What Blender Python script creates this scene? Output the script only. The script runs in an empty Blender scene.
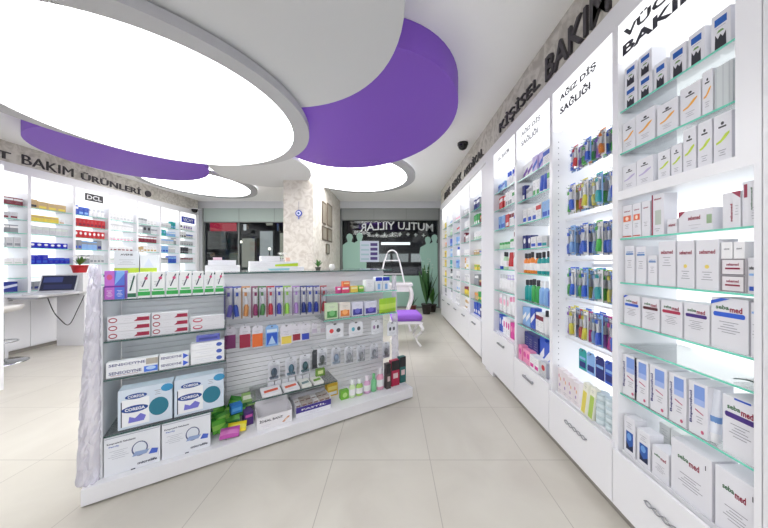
import bpy, math, random
from mathutils import Vector, Matrix
random.seed(11)
R = math.radians
scene = bpy.context.scene
COL = scene.collection

# ------------------------------------------------------------------ camera, world, exposure
F, CX, CY, EYE = 270.0, 392.0, 261.0, 1.35      # focal length in px, vanishing point, eye height (m)
cam_data = bpy.data.cameras.new('camera')
cam = bpy.data.objects.new('camera', cam_data); COL.objects.link(cam)
cam.location = (0, 0, EYE); cam.rotation_euler = (R(90), 0, 0)
cam_data.sensor_width = 36.0; cam_data.lens = F / 768 * 36
cam_data.shift_x = (384 - CX) / 768; cam_data.shift_y = -(264 - CY) / 768
cam_data.clip_start = 0.02
scene.camera = cam
world = bpy.data.worlds.new('night'); scene.world = world; world.use_nodes = True
world.node_tree.nodes['Background'].inputs[0].default_value = (0.03, 0.04, 0.07, 1)
world.node_tree.nodes['Background'].inputs[1].default_value = 0.4
scene.view_settings.view_transform = 'Standard'; scene.view_settings.look = 'None'
scene.view_settings.gamma = 1.0; scene.view_settings.use_curve_mapping = False
scene.view_settings.exposure = 0.98
LAMP = 3.5          # ceiling light discs
BOX = 0.72          # lit header boxes
BACK = 0.92         # backlit cabinet backs
scene.cycles.max_bounces = 8; scene.cycles.transparent_max_bounces = 24
scene.cycles.sample_clamp_indirect = 6

# ------------------------------------------------------------------ materials
def lin(c):
    return tuple(((x / 255) / 12.92 if x / 255 <= 0.04045 else ((x / 255 + 0.055) / 1.055) ** 2.4) for x in c)
MATS = {}
def mat(name, rgb, rough=0.45, metal=0.0, emit=0.0, spec=0.5, bump=None):
    if name in MATS: return MATS[name]
    m = bpy.data.materials.new(name); m.use_nodes = True
    b = m.node_tree.nodes['Principled BSDF']
    b.inputs['Base Color'].default_value = (*lin(rgb), 1)
    b.inputs['Roughness'].default_value = rough; b.inputs['Metallic'].default_value = metal
    b.inputs['Specular IOR Level'].default_value = spec
    if emit:
        b.inputs['Emission Color'].default_value = (*lin(rgb), 1); b.inputs['Emission Strength'].default_value = emit
    if bump:
        nt = m.node_tree; n = nt.nodes.new('ShaderNodeTexNoise'); n.inputs['Scale'].default_value = bump[0]
        tc = nt.nodes.new('ShaderNodeTexCoord'); nt.links.new(tc.outputs['Object'], n.inputs['Vector'])
        bp = nt.nodes.new('ShaderNodeBump'); bp.inputs['Strength'].default_value = bump[1]; bp.inputs['Distance'].default_value = 0.02
        nt.links.new(n.outputs['Fac'], bp.inputs['Height']); nt.links.new(bp.outputs['Normal'], b.inputs['Normal'])
    MATS[name] = m; return m
def C(rgb):                      # printed card / plastic of one colour
    return mat('print_%d_%d_%d' % tuple(rgb), rgb, 0.42)
def glassmat(name, tint, gloss=0.1, rough=0.02, white=0.0, bump=None):
    if name in MATS: return MATS[name]
    m = bpy.data.materials.new(name); m.use_nodes = True; nt = m.node_tree; nt.nodes.clear()
    out = nt.nodes.new('ShaderNodeOutputMaterial'); tr = nt.nodes.new('ShaderNodeBsdfTransparent'); tr.inputs[0].default_value = (*tint, 1)
    gl = nt.nodes.new('ShaderNodeBsdfGlossy'); gl.inputs['Roughness'].default_value = rough
    fr = nt.nodes.new('ShaderNodeFresnel'); fr.inputs[0].default_value = 1.45
    ad = nt.nodes.new('ShaderNodeMath'); ad.operation = 'MULTIPLY_ADD'; ad.inputs[1].default_value = 0.8; ad.inputs[2].default_value = gloss * 0.2
    ad.use_clamp = True
    mx = nt.nodes.new('ShaderNodeMixShader')
    nt.links.new(fr.outputs[0], ad.inputs[0]); nt.links.new(ad.outputs[0], mx.inputs[0]); nt.links.new(tr.outputs[0], mx.inputs[1]); nt.links.new(gl.outputs[0], mx.inputs[2])
    last = mx
    if white:
        df = nt.nodes.new('ShaderNodeBsdfTranslucent' if bump else 'ShaderNodeBsdfDiffuse'); df.inputs[0].default_value = (0.93, 0.92, 0.98, 1)
        m2 = nt.nodes.new('ShaderNodeMixShader'); m2.inputs[0].default_value = white
        nt.links.new(mx.outputs[0], m2.inputs[1]); nt.links.new(df.outputs[0], m2.inputs[2]); last = m2
    if bump:
        v = nt.nodes.new('ShaderNodeTexVoronoi'); v.inputs['Scale'].default_value = bump
        bp = nt.nodes.new('ShaderNodeBump'); bp.inputs['Strength'].default_value = 0.55; bp.inputs['Distance'].default_value = 0.02
        tc = nt.nodes.new('ShaderNodeTexCoord'); nt.links.new(tc.outputs['Object'], v.inputs['Vector'])
        nt.links.new(v.outputs['Distance'], bp.inputs['Height'])
        nt.links.new(bp.outputs['Normal'], gl.inputs['Normal']); nt.links.new(bp.outputs['Normal'], fr.inputs['Normal'])
    nt.links.new(last.outputs[0], out.inputs[0]); MATS[name] = m; return m
def emitter(name, rgb, s):
    if name in MATS: return MATS[name]
    m = bpy.data.materials.new(name); m.use_nodes = True; nt = m.node_tree; nt.nodes.clear()
    out = nt.nodes.new('ShaderNodeOutputMaterial'); e = nt.nodes.new('ShaderNodeEmission')
    e.inputs[0].default_value = (*rgb, 1); e.inputs[1].default_value = s; nt.links.new(e.outputs[0], out.inputs[0]); MATS[name] = m; return m
WHITE = mat('white_lacquer', (236, 236, 240), 0.3)
WHITE2 = mat('white_board', (226, 227, 232), 0.4)
GREYP = mat('pale_grey_paint', (214, 216, 221), 0.5)
CEIL = mat('ceiling_paint', (249, 249, 249), 0.9, bump=(60, 0.03))
DISCW = mat('ceiling_disc_paint', (214, 215, 217), 0.85, bump=(60, 0.03))
RIM = mat('lamp_rim_paint', (188, 188, 192), 0.6)
PURPLE = mat('purple_paint', (132, 84, 200), 0.55)
CHROME = mat('chrome', (205, 208, 212), 0.15, 1.0)
STEEL = mat('brushed_steel', (170, 172, 178), 0.35, 1.0)
DARK = mat('dark_plastic', (28, 28, 32), 0.35)
CHARC = mat('charcoal_letter', (62, 59, 62), 0.5)
FRAME = mat('grey_window_frame', (120, 124, 122), 0.5)
GLASS = glassmat('clear_glass', (0.95, 0.98, 0.97), 0.0)
SHELFG = glassmat('shelf_glass', (0.975, 0.995, 0.99), 0.05, white=0.03)
EDGE = mat('green_glass_edge', (120, 214, 190), 0.15)
DEDGE = mat('dark_glass_edge', (60, 92, 88), 0.15)
PLASTIC = glassmat('clear_plastic', (0.99, 0.99, 1.0), 0.0, 0.12)
ACRYL = glassmat('crumpled_acrylic', (0.97, 0.97, 1.0), 0.6, 0.15, white=0.42, bump=30)
LAMPM = emitter('lamp_diffuser', (1.0, 1.0, 1.0), LAMP)
BOXM = emitter('lit_header_box', (0.97, 0.98, 1.0), BOX)
BACKM = emitter('backlit_panel', (0.93, 0.97, 1.0), BACK)

def wallpaper(name, c1, c2, scale):
    m = bpy.data.materials.new(name); m.use_nodes = True; nt = m.node_tree; b = nt.nodes['Principled BSDF']; b.inputs['Roughness'].default_value = 0.75
    tc = nt.nodes.new('ShaderNodeTexCoord'); n = nt.nodes.new('ShaderNodeTexNoise'); n.inputs['Scale'].default_value = scale; n.inputs['Detail'].default_value = 8
    n.inputs['Distortion'].default_value = 2.2
    r = nt.nodes.new('ShaderNodeValToRGB'); r.color_ramp.elements[0].position = 0.38; r.color_ramp.elements[1].position = 0.58
    r.color_ramp.elements[0].color = (*lin(c1), 1); r.color_ramp.elements[1].color = (*lin(c2), 1)
    nt.links.new(tc.outputs['Object'], n.inputs['Vector']); nt.links.new(n.outputs['Fac'], r.inputs[0]); nt.links.new(r.outputs[0], b.inputs['Base Color']); return m
FRIEZE = wallpaper('mottled_frieze_paper', (186, 181, 172), (214, 210, 202), 6)
COLPAP = wallpaper('mottled_column_paper', (196, 189, 178), (216, 211, 202), 6)

def floor_mat():
    m = bpy.data.materials.new('porcelain_tiles'); m.use_nodes = True; nt = m.node_tree; b = nt.nodes['Principled BSDF']
    L = nt.links.new; N = nt.nodes.new
    g = N('ShaderNodeNewGeometry'); sp = N('ShaderNodeSeparateXYZ'); L(g.outputs['Position'], sp.inputs[0])
    masks = []
    for ax, off in (('X', 0.258), ('Y', 1.832)):
        a = N('ShaderNodeMath'); a.operation = 'ADD'; a.inputs[1].default_value = -off + 66.0 * 1; L(sp.outputs[ax], a.inputs[0])
        d = N('ShaderNodeMath'); d.operation = 'DIVIDE'; d.inputs[1].default_value = 0.66; L(a.outputs[0], d.inputs[0])
        f = N('ShaderNodeMath'); f.operation = 'FRACT'; L(d.outputs[0], f.inputs[0])
        s = N('ShaderNodeMath'); s.operation = 'SUBTRACT'; s.inputs[1].default_value = 0.5; L(f.outputs[0], s.inputs[0])
        ab = N('ShaderNodeMath'); ab.operation = 'ABSOLUTE'; L(s.outputs[0], ab.inputs[0])
        gt = N('ShaderNodeMath'); gt.operation = 'GREATER_THAN'; gt.inputs[1].default_value = 0.4965; L(ab.outputs[0], gt.inputs[0])
        masks.append(gt)
    mx = N('ShaderNodeMath'); mx.operation = 'MAXIMUM'; L(masks[0].outputs[0], mx.inputs[0]); L(masks[1].outputs[0], mx.inputs[1])
    n = N('ShaderNodeTexNoise'); n.inputs['Scale'].default_value = 2.2; n.inputs['Detail'].default_value = 6; n.inputs['Distortion'].default_value = 1.0
    L(g.outputs['Position'], n.inputs['Vector'])
    r = N('ShaderNodeValToRGB'); r.color_ramp.elements[0].position = 0.3; r.color_ramp.elements[1].position = 0.7
    r.color_ramp.elements[0].color = (*lin((194, 189, 179)), 1); r.color_ramp.elements[1].color = (*lin((204, 200, 190)), 1); L(n.outputs['Fac'], r.inputs[0])
    mc = N('ShaderNodeMix'); mc.data_type = 'RGBA'; L(mx.outputs[0], mc.inputs[0]); L(r.outputs[0], mc.inputs[6]); mc.inputs[7].default_value = (*lin((168, 163, 154)), 1)
    L(mc.outputs[2], b.inputs['Base Color']); b.inputs['Roughness'].default_value = 0.28; b.inputs['Specular IOR Level'].default_value = 0.35
    return m
FLOOR = floor_mat()

# ------------------------------------------------------------------ mesh builder
TEXT = {}
def text_geo(s, off=0.0):
    k = (s, off)
    if k in TEXT: return TEXT[k]
    cu = bpy.data.curves.new('lettering', 'FONT'); cu.body = s; cu.resolution_u = 2; cu.offset = off
    ob = bpy.data.objects.new('lettering', cu); me = bpy.data.meshes.new_from_object(ob)
    vs = [(v.co.x, v.co.y) for v in me.vertices]; fs = [tuple(p.vertices) for p in me.polygons]
    bpy.data.objects.remove(ob); bpy.data.curves.remove(cu); bpy.data.meshes.remove(me)
    if not vs: vs, fs = [(0, 0), (1, 0), (1, 1)], [(0, 1, 2)]
    x0 = min(v[0] for v in vs); x1 = max(v[0] for v in vs); y0 = min(v[1] for v in vs); y1 = max(v[1] for v in vs)
    vs = [((x - x0) / max(x1 - x0, 1e-6) - 0.5, (y - y0) / max(y1 - y0, 1e-6) - 0.5) for x, y in vs]
    TEXT[k] = (vs, fs); return TEXT[k]

class MB:
    def __init__(s): s.v = []; s.f = []; s.mi = []; s.sm = []; s.mats = []
    def _m(s, m):
        if m not in s.mats: s.mats.append(m)
        return s.mats.index(m)
    def face(s, pts, m, smooth=False):
        b = len(s.v); s.v += [tuple(p) for p in pts]; s.f.append(tuple(range(b, b + len(pts)))); s.mi.append(s._m(m)); s.sm.append(smooth); return s
    def geo(s, vs, fs, m, smooth=False):
        b = len(s.v); s.v += [tuple(p) for p in vs]; k = s._m(m)
        for f in fs: s.f.append(tuple(b + i for i in f)); s.mi.append(k); s.sm.append(smooth)
        return s
    def box(s, x0, x1, y0, y1, z0, z1, m, front=None):
        vs = [(x0, y0, z0), (x1, y0, z0), (x1, y1, z0), (x0, y1, z0), (x0, y0, z1), (x1, y0, z1), (x1, y1, z1), (x0, y1, z1)]
        s.geo(vs, [(0, 3, 2, 1), (4, 5, 6, 7), (1, 2, 6, 5), (2, 3, 7, 6), (3, 0, 4, 7)], m)
        b = len(s.v) - 8; s.f.append((b, b + 1, b + 5, b + 4)); s.mi.append(s._m(front or m)); s.sm.append(False); return s
    def lathe(s, prof, m, seg=14, cx=0, cy=0, sy=1.0, cap=True):
        vs = []; fs = []
        for r, z in prof:
            for i in range(seg):
                a = 2 * math.pi * i / seg; vs.append((cx + r * math.cos(a), cy + r * sy * math.sin(a), z))
        for j in range(len(prof) - 1):
            for i in range(seg):
                k = (i + 1) % seg; fs.append((j * seg + i, j * seg + k, (j + 1) * seg + k, (j + 1) * seg + i))
        s.geo(vs, fs, m, True)
        if cap:
            n = len(prof)
            s.face([vs[i] for i in range(seg)][::-1], m); s.face([vs[(n - 1) * seg + i] for i in range(seg)], m)
        return s
    def tube(s, pts, r, m, seg=6, closed=False):
        pts = [Vector(p) for p in pts]; n = len(pts); vs = []; fs = []
        for i, p in enumerate(pts):
            if closed: t = pts[(i + 1) % n] - pts[i - 1]
            else: t = pts[min(i + 1, n - 1)] - pts[max(i - 1, 0)]
            t.normalize(); up = Vector((0, 0, 1)) if abs(t.z) < 0.9 else Vector((1, 0, 0))
            a = t.cross(up).normalized(); b = t.cross(a)
            rr = r[i] if isinstance(r, (list, tuple)) else r
            for k in range(seg):
                an = 2 * math.pi * k / seg; vs.append(p + a * math.cos(an) * rr + b * math.sin(an) * rr)
        for j in range(n if closed else n - 1):
            for k in range(seg):
                q = (k + 1) % seg; j2 = (j + 1) % n; fs.append((j * seg + k, j2 * seg + k, j2 * seg + q, j * seg + q))
        s.geo(vs, fs, m, True)
        if not closed:
            s.face(vs[:seg], m); s.face(vs[-seg:][::-1], m)
        return s
    def prism(s, poly, y0, y1, m, front=None):        # poly in x,z, extruded along y
        n = len(poly); s.face([(x, y0, z) for x, z in poly], front or m); s.face([(x, y1, z) for x, z in poly][::-1], m)
        for i in range(n):
            (a, b), (c, d) = poly[i], poly[(i + 1) % n]
            s.face([(c, y0, d), (a, y0, b), (a, y1, b), (c, y1, d)], m)
        return s
    def slab(s, poly, z0, z1, m, under=None):         # poly in x,y, extruded along z
        n = len(poly); s.face([(x, y, z0) for x, y in poly][::-1], under or m); s.face([(x, y, z1) for x, y in poly], m)
        b = len(s.v); s.v += [(x, y, z0) for x, y in poly] + [(x, y, z1) for x, y in poly]; k = s._m(m)
        for i in range(n):
            j = (i + 1) % n; s.f.append((b + i, b + j, b + n + j, b + n + i)); s.mi.append(k); s.sm.append(True)
        return s
    def text(s, t, cx, cz, w, h, m, y=-0.0006, rot=0, off=0.0, mirror=False, arc=0.0, depth=0.0):
        vs, fs = text_geo(t, off); c, q = math.cos(R(rot)), math.sin(R(rot)); out = []
        for x, z in vs:
            if mirror: x = -x
            X, Z = x * w, z * h - arc * (x * 2) ** 2; out.append((cx + X * c - Z * q, y, cz + X * q + Z * c))
        if mirror: fs = [f[::-1] for f in fs]
        s.geo(out, fs, m)
        if depth:
            n = len(out); edges = {}
            for f in fs:
                for i in range(len(f)):
                    e = (f[i], f[(i + 1) % len(f)]); edges[e] = 1
            side = [e for e in edges if (e[1], e[0]) not in edges]
            vv = out + [(a, b + depth, d) for a, b, d in out]
            s.geo(vv, [(e[1], e[0], e[0] + n, e[1] + n) for e in side], m)
        return s
    def gfx(s, w, h, items, x0=None, z0=0.0):         # printed artwork, fractions of the front face
        x0 = -w / 2 if x0 is None else x0
        for i, g in enumerate(items):
            y = -0.0005 - 0.00025 * i; k = g[0]
            if k == 'r': s.face([(x0 + w * a, y, z0 + h * b) for a, b in ((g[1], g[3]), (g[2], g[3]), (g[2], g[4]), (g[1], g[4]))], C(g[5]))
            elif k == 'o': s.face([(x0 + w * (g[1] + g[3] * math.cos(a * math.pi / 10)), y, z0 + h * (g[2] + g[4] * math.sin(a * math.pi / 10))) for a in range(20)], C(g[5]))
            elif k == 'p': s.face([(x0 + w * a, y, z0 + h * b) for a, b in g[1]], C(g[2]))
            elif k == 't': s.text(g[1], x0 + w * g[2], z0 + h * g[3], w * g[4] if len(g) < 8 or g[7] == 0 else h * g[4], h * g[5] if len(g) < 8 or g[7] == 0 else w * g[5], C(g[6]), y, g[7] if len(g) > 7 else 0, 0.03)
            elif k == 'l':
                for q in range(g[4]):
                    zz = g[2] - q * g[5]; ww = g[3] * (0.5 + 0.5 * ((q * 7 + 3) % 5) / 4)
                    s.face([(x0 + w * (g[1] - ww / 2), y, z0 + h * (zz - .006)), (x0 + w * (g[1] + ww / 2), y, z0 + h * (zz - .006)), (x0 + w * (g[1] + ww / 2), y, z0 + h * (zz + .006)), (x0 + w * (g[1] - ww / 2), y, z0 + h * (zz + .006))], C(g[6]))
        return s
    def build(s, name, parent=None, bevel=0.0):
        me = bpy.data.meshes.new(name); me.from_pydata(s.v, [], s.f)
        for m in s.mats: me.materials.append(m)
        me.polygons.foreach_set('material_index', s.mi); me.polygons.foreach_set('use_smooth', s.sm); me.update()
        o = bpy.data.objects.new(name, me); COL.objects.link(o)
        if parent: o.parent = parent
        if bevel:
            b = o.modifiers.new('bevel', 'BEVEL'); b.width = bevel; b.segments = 2; b.limit_method = 'ANGLE'
        return o

def tag(o, label=None, cat=None, group=None, kind=None):
    if label: o['label'] = label
    if cat: o['category'] = cat
    if group: o['group'] = group
    if kind: o['kind'] = kind
    return o
def empty(name, loc=(0, 0, 0), rz=0):
    o = bpy.data.objects.new(name, None); COL.objects.link(o); o.location = loc; o.rotation_euler = (0, 0, rz); o.empty_display_size = 0.05; return o
def copy_tree(o, parent=None):
    c = o.copy(); COL.objects.link(c)
    if parent: c.parent = parent
    for ch in [x for x in KIDS.get(o.name, [])]: copy_tree(ch, c)
    return c
KIDS = {}
def child(parent, o):
    KIDS.setdefault(parent.name, []).append(o); return o
PROTO = {}
def place(key, make, loc, rz, label, cat, group=None, tilt=(0, 0)):
    if key in PROTO: o = copy_tree(PROTO[key])
    else:
        o = make(); PROTO[key] = o
    o.location = loc; o.rotation_euler = (tilt[0], tilt[1], rz)
    tag(o, label, cat)
    if group: o['group'] = group
    elif 'group' in o: del o['group']
    return o
def struct(o): o['kind'] = 'structure'; return o
ORD = ['leftmost', 'second from left', 'third from left', 'fourth from left', 'fifth from left', 'sixth from left', 'seventh from left', 'eighth from left',
       'ninth from left', 'tenth from left', 'eleventh from left', 'twelfth from left', 'thirteenth from left', 'fourteenth from left', 'fifteenth from left', 'sixteenth from left']
NTH = ['top', 'second', 'third', 'fourth', 'fifth', 'sixth', 'seventh', 'eighth', 'ninth']

# ------------------------------------------------------------------ goods: each maker returns one thing, front towards -y, base at z=0
GR = (150, 150, 158)
def carton(w, h, d, base, gfx=(), top=None):
    m = MB(); m.box(-w / 2, w / 2, 0, d, 0, h, C(base)); m.gfx(w, h, gfx)
    m.box(-w / 2 + .001, w / 2 - .001, .001, d - .001, h, h + .0006, C(top or base))
    return m.build('carton')
def bottle(w, h, col, cap, label=None, pump=False):
    r = w / 2; m = MB()
    hh = h * (.74 if not pump else .70)
    m.lathe([(r * .9, 0), (r, .004), (r, hh * .78), (r * .85, hh * .9), (r * .42, hh * .98), (r * .4, hh)], C(col), 14, 0, r * .75, .7)
    if label: m.lathe([(r * 1.012, hh * .2), (r * 1.012, hh * .66)], C(label), 14, 0, r * .75, .7, cap=False)
    o = m.build('bottle'); c = MB()
    if pump:
        c.lathe([(r * .45, hh), (r * .45, hh + h * .08), (r * .12, hh + h * .09), (r * .12, hh + h * .2)], C(cap), 10, 0, r * .75)
        c.box(-r * .9, r * .3, r * .6, r * .9, hh + h * .2, hh + h * .26, C(cap)); cc = c.build('pump', o)
    else:
        c.lathe([(r * .5, hh), (r * .5, h * .97), (r * .42, h)], C(cap), 12, 0, r * .75); cc = c.build('cap', o)
    child(o, cc); return o
def jar(w, h, col, lid):
    r = w / 2; m = MB(); m.lathe([(r * .9, 0), (r, .003), (r, h * .62), (r * .92, h * .66)], C(col), 16, 0, r); o = m.build('jar')
    c = MB(); c.lathe([(r * 1.02, h * .66), (r * 1.02, h * .97), (r * .95, h)], C(lid), 16, 0, r); child(o, c.build('lid', o)); return o
def tube_(w, h, col, cap, band=None):
    r = w / 2; m = MB(); seg = 14; vs = []; fs = []; lv = [(.18, .85, .85), (.3, .95, .8), (.6, 1, .5), (.97, 1.02, .06), (1.0, 1.02, .05)]
    for t, a, b in lv:
        for i in range(seg):
            an = 2 * math.pi * i / seg; vs.append((r * a * math.cos(an), r * .8 + r * b * math.sin(an), h * t))
    for j in range(len(lv) - 1):
        for i in range(seg): fs.append((j * seg + i, j * seg + (i + 1) % seg, (j + 1) * seg + (i + 1) % seg, (j + 1) * seg + i))
    m.geo(vs, fs, C(col), True); m.face(vs[-seg:], C(col)); m.face(vs[:seg][::-1], C(col))
    if band: m.lathe([(r * .99, h * .38), (r * 1.03, h * .5)], C(band), 14, 0, r * .8, .72, cap=False)
    o = m.build('tube'); c = MB(); c.lathe([(r * .7, 0), (r * .8, .003), (r * .75, h * .18)], C(cap), 12, 0, r * .8); child(o, c.build('cap', o)); return o
def brush_pack(w, h, card, col, handle, curve=0.0, clear=True):
    m = MB()                      # card hanging from its hole; origin at the lower edge
    m.box(-w / 2, w / 2, .006, .008, 0, h, C(card)); m.face([(-w / 2, .0055, h * .955), (w / 2, .0055, h * .955), (w / 2, .0055, h), (-w / 2, .0055, h)], C(col))
    m.face([(-w / 2, .0055, 0), (-w * .32, .0055, 0), (-w * .32, .0055, h * .95), (-w / 2, .0055, h * .95)], C(tuple(min(255, q // 2 + 60) for q in col)))
    m.face([(w * .12 * math.cos(a * math.pi / 5), .005, h * .93 + w * .06 * math.sin(a * math.pi / 5)) for a in range(10)], C((60, 60, 66)))
    o = m.build('toothbrush_pack')
    b = MB(); pts = []; rs = []
    for i in range(9):
        t = i / 8; pts.append((curve * w * math.sin(t * math.pi), -.004, h * (.08 + .72 * t))); rs.append(w * (.30 if t < .45 else .16 if t < .75 else .18))
    b.tube(pts[:5], rs[:5], C(handle), 6); b.tube(pts[4:], rs[4:], C((238, 240, 244)), 6)
    b.box(-w * .14, w * .14, -.016, -.004, h * .70, h * .81, C(col)); child(o, b.build('toothbrush', o))
    if clear:
        p = MB(); p.box(-w * .36, w * .36, -.02, .0045, h * .05, h * .84, PLASTIC); child(o, p.build('blister', o))
    return o
def card_pack(w, h, card, col, gx=(), body=None, name='blister_pack'):
    m = MB(); pol = [(-w / 2, 0), (w / 2, 0), (w / 2, h * .9), (w * .3, h), (-w * .3, h), (-w / 2, h * .9)]
    m.prism(pol, 0, .003, C(card)); m.gfx(w, h, list(gx))
    m.face([(w * .1 * math.cos(a * math.pi / 5), -.0012, h * .93 + w * .05 * math.sin(a * math.pi / 5)) for a in range(10)], C((70, 70, 76)))
    o = m.build(name)
    if body:
        b = MB(); b.lathe([(w * .02, -.0), (w * .22, .003), (w * .26, .010), (w * .1, .018)], C(body), 12)
        for i, v in enumerate(b.v): b.v[i] = (v[0], -.001 - v[2], h * .4 + v[1] * h / w * .9)
        b.f = [f[::-1] for f in b.f]
        child(o, b.build('soother', o))
        p = MB(); p.box(-w * .34, w * .34, -.024, -.001, h * .1, h * .75, PLASTIC); child(o, p.build('blister', o))
    return o
def pouch(w, h, col, col2):
    m = MB(); n = 8; vs = []; fs = []
    for j in range(n + 1):
        for i in range(n + 1):
            u, v = i / n, j / n; b = (math.sin(math.pi * u) * math.sin(math.pi * v)) ** .6 * w * .2
            vs.append((w * (u - .5), -b, h * v))
    for j in range(n):
        for i in range(n): fs.append((j * (n + 1) + i, j * (n + 1) + i + 1, (j + 1) * (n + 1) + i + 1, (j + 1) * (n + 1) + i))
    half = [f for k, f in enumerate(fs) if (k // n) in (2, 3, 4)]; rest = [f for k, f in enumerate(fs) if (k // n) not in (2, 3, 4)]
    m.geo(vs, rest, C(col), True); m.geo(vs, half, C(col2), True); bk = [(x, -y * .6 + .001, z) for x, y, z in vs]; m.geo(bk, [f[::-1] for f in fs], C(col), True)
    return m.build('pouch')

def world_pt(root, rz, x, y, z):
    return (root[0] + x * math.cos(rz) - y * math.sin(rz), root[1] + x * math.sin(rz) + y * math.cos(rz), root[2] + z)

# ------------------------------------------------------------------ room shell
XR, XL, H = 1.178, -5.45, 3.05          # cabinet fronts left and right, ceiling
YB = 7.7
def slabbox(name, *a, m):
    return struct(MB().box(*a, m).build(name))
slabbox('floor', -6.1, 1.8, -2.6, YB + .1, -.1, 0, m=FLOOR)
slabbox('ceiling', -6.1, 1.8, -2.6, YB + .1, H, H + .1, m=CEIL)
slabbox('wall_right', 1.56, 1.7, -2.5, YB, 0, H, m=GREYP)
slabbox('wall_left', -5.95, -5.80, -2.5, YB, 0, H, m=GREYP)
slabbox('wall_behind', -5.8, 1.56, -2.6, -2.5, 0, H, m=WHITE2)
wb = MB().box(-5.8, 1.56, YB, YB + .18, 2.86, H, GREYP)
wb.box(1.37, 1.56, YB, YB + .18, 0, 2.86, GREYP); wb.box(-5.8, -5.43, YB, YB + .18, 0, 2.86, GREYP); wb.box(-5.43, -2.3, YB, YB + .18, 0, .5, GREYP)
struct(wb.build('wall_back'))
struct(MB().box(-2.04, -1.48, 5.07, YB, 0, H, COLPAP).build('wall_column'))
struct(MB().box(-2.3, -2.04, YB - .3, YB, 0, H, COLPAP).build('trim_9'))
# soffits above the cabinets: white beam and papered frieze
def soffit(n, x0, x1, y0, y1, zb, zf, face, beam, paper):
    t = MB().box(x0, x1, y0, y1, zb, zf, WHITE); struct(t.build('trim_%d' % n))
    t = MB().box(x0 + (.012 if face < 0 else 0), x1 - (.012 if face > 0 else 0), y0, y1, zf, H, paper); struct(t.build('trim_%d' % (n + 1)))
soffit(1, XR, 1.56, -2.5, 6.55, 2.593, 2.70, -1, WHITE, FRIEZE)
soffit(3, -5.80, XL, -2.5, 7.60, 2.645, 2.755, 1, WHITE, FRIEZE)

# ------------------------------------------------------------------ ceiling discs
def ell(c, a, th, hc, n=72, k=1.0):
    t = R(th); pts = []
    for i in range(n):
        q = 2 * math.pi * i / n; x, y = a[0] * k * math.cos(q), a[1] * k * math.sin(q)
        pts.append(((c[0] + x * math.cos(t) - y * math.sin(t)) * hc, (c[1] + x * math.sin(t) + y * math.cos(t)) * hc))
    return pts
def ring(outer, inner, z0, z1, m, name, parent):
    b = MB(); n = len(outer)
    vs = [(x, y, z0) for x, y in outer] + [(x, y, z0) for x, y in inner] + [(x, y, z1) for x, y in outer] + [(x, y, z1) for x, y in inner]
    fs = []; sf = []
    for i in range(n):
        j = (i + 1) % n; fs += [(i, n + i, n + j, j), (2 * n + i, 2 * n + j, 3 * n + j, 3 * n + i)]; sf += [(i, j, 2 * n + j, 2 * n + i), (n + j, n + i, 3 * n + i, 3 * n + j)]
    b.geo(vs, fs, m); b.geo(vs, sf, m, True); return b.build(name, parent)
def resample(pts, c, n=72):      # same polar order so ring faces do not twist
    return pts
def ceiling_lamp(label, oc, oa, oth, ic, ia, ith, z, th):
    hc = z - EYE; t = empty('ceiling_light', (0, 0, 0)); tag(t, label, 'ceiling light', 'oval ceiling lights')
    def polar(c, a, th_, ctr):
        P = ell(c, a, th_, hc, 360); P = [(math.atan2(y - ctr[1], x - ctr[0]), x, y) for x, y in P]; P.sort(); return [(p[1], p[2]) for p in P[::4]]
    ctr = (ic[0] * hc, ic[1] * hc)
    o = polar(oc, oa, oth, ctr); i = polar(ic, ia, ith, ctr)
    ring(o, i, z, z + th, RIM, 'rim', t)
    MB().slab(i, z + .006, z + th - .01, LAMPM).build('diffuser', t)
    for k in range(0, 90, 30):
        x, y = i[k]; MB().tube([(x * .9 + ctr[0] * .1, y * .9 + ctr[1] * .1, z + th), (x * .9 + ctr[0] * .1, y * .9 + ctr[1] * .1, H)], .006, STEEL).build('hanger', t)
    return t
ceiling_lamp('largest oval ceiling light with grey rim, upper left', (-1.624, 1.844), (1.017, .983), -139.8, (-1.629, 1.92), (.935, .863), -49.2, 2.71, .07)
ceiling_lamp('oval ceiling light partly behind the large purple disc', (-.46, 3.19), (.80, .715), -121, (-.472, 3.196), (.71, .628), -121.1, 2.95, .05)
ceiling_lamp('oval ceiling light above the far left cabinets, beside small purple disc', (-2.515, 3.58), (.745, .625), -92, (-2.519, 3.556), (.658, .547), -94.1, 2.93, .05)
def fill_lamp(label, cx, cy, r, z):  # unseen lamp added as fill for the island fronts, shaped like a ceiling light
    t = empty('ceiling_light', (cx, cy, z)); tag(t, label, 'ceiling light', 'oval ceiling lights')
    o = [(r * math.cos(a * math.pi / 36), r * math.sin(a * math.pi / 36)) for a in range(72)]; i = [(x * .92, y * .92) for x, y in o]
    ring(o, i, 0, .06, RIM, 'rim', t); MB().slab(i, .006, .05, LAMPM).build('diffuser', t); MB().tube([(0, 0, .05), (0, 0, H - z)], .01, STEEL).build('hanger', t)
fill_lamp('added round fill light behind the viewpoint', -.5, -1.2, 1.15, 2.90)
def disc(label, c, a, th, z0, z1, m):
    b = MB().slab(ell(c, a, th, z0 - EYE), z0, z1, m); o = b.build('ceiling_disc'); tag(o, label, 'ceiling panel'); return o
disc('large purple suspended ceiling disc right of the big light', (-.283, 2.075), (.874, .666), -61, 2.83, H - .002, PURPLE)
disc('smaller purple ceiling disc under the left edge of big light', (-2.585, 2.682), (.684, .631), -71.8, 2.86, H - .002, PURPLE)
disc('big plain grey ceiling disc overlapping the purple one', (-.653, 1.057), (.704, .704), 0, 2.795, 2.822, DISCW)
disc('plain grey ceiling disc in front of the papered column', (-1.449, 3.028), (.654, .516), -62.9, 2.865, 2.90, DISCW)

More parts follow.
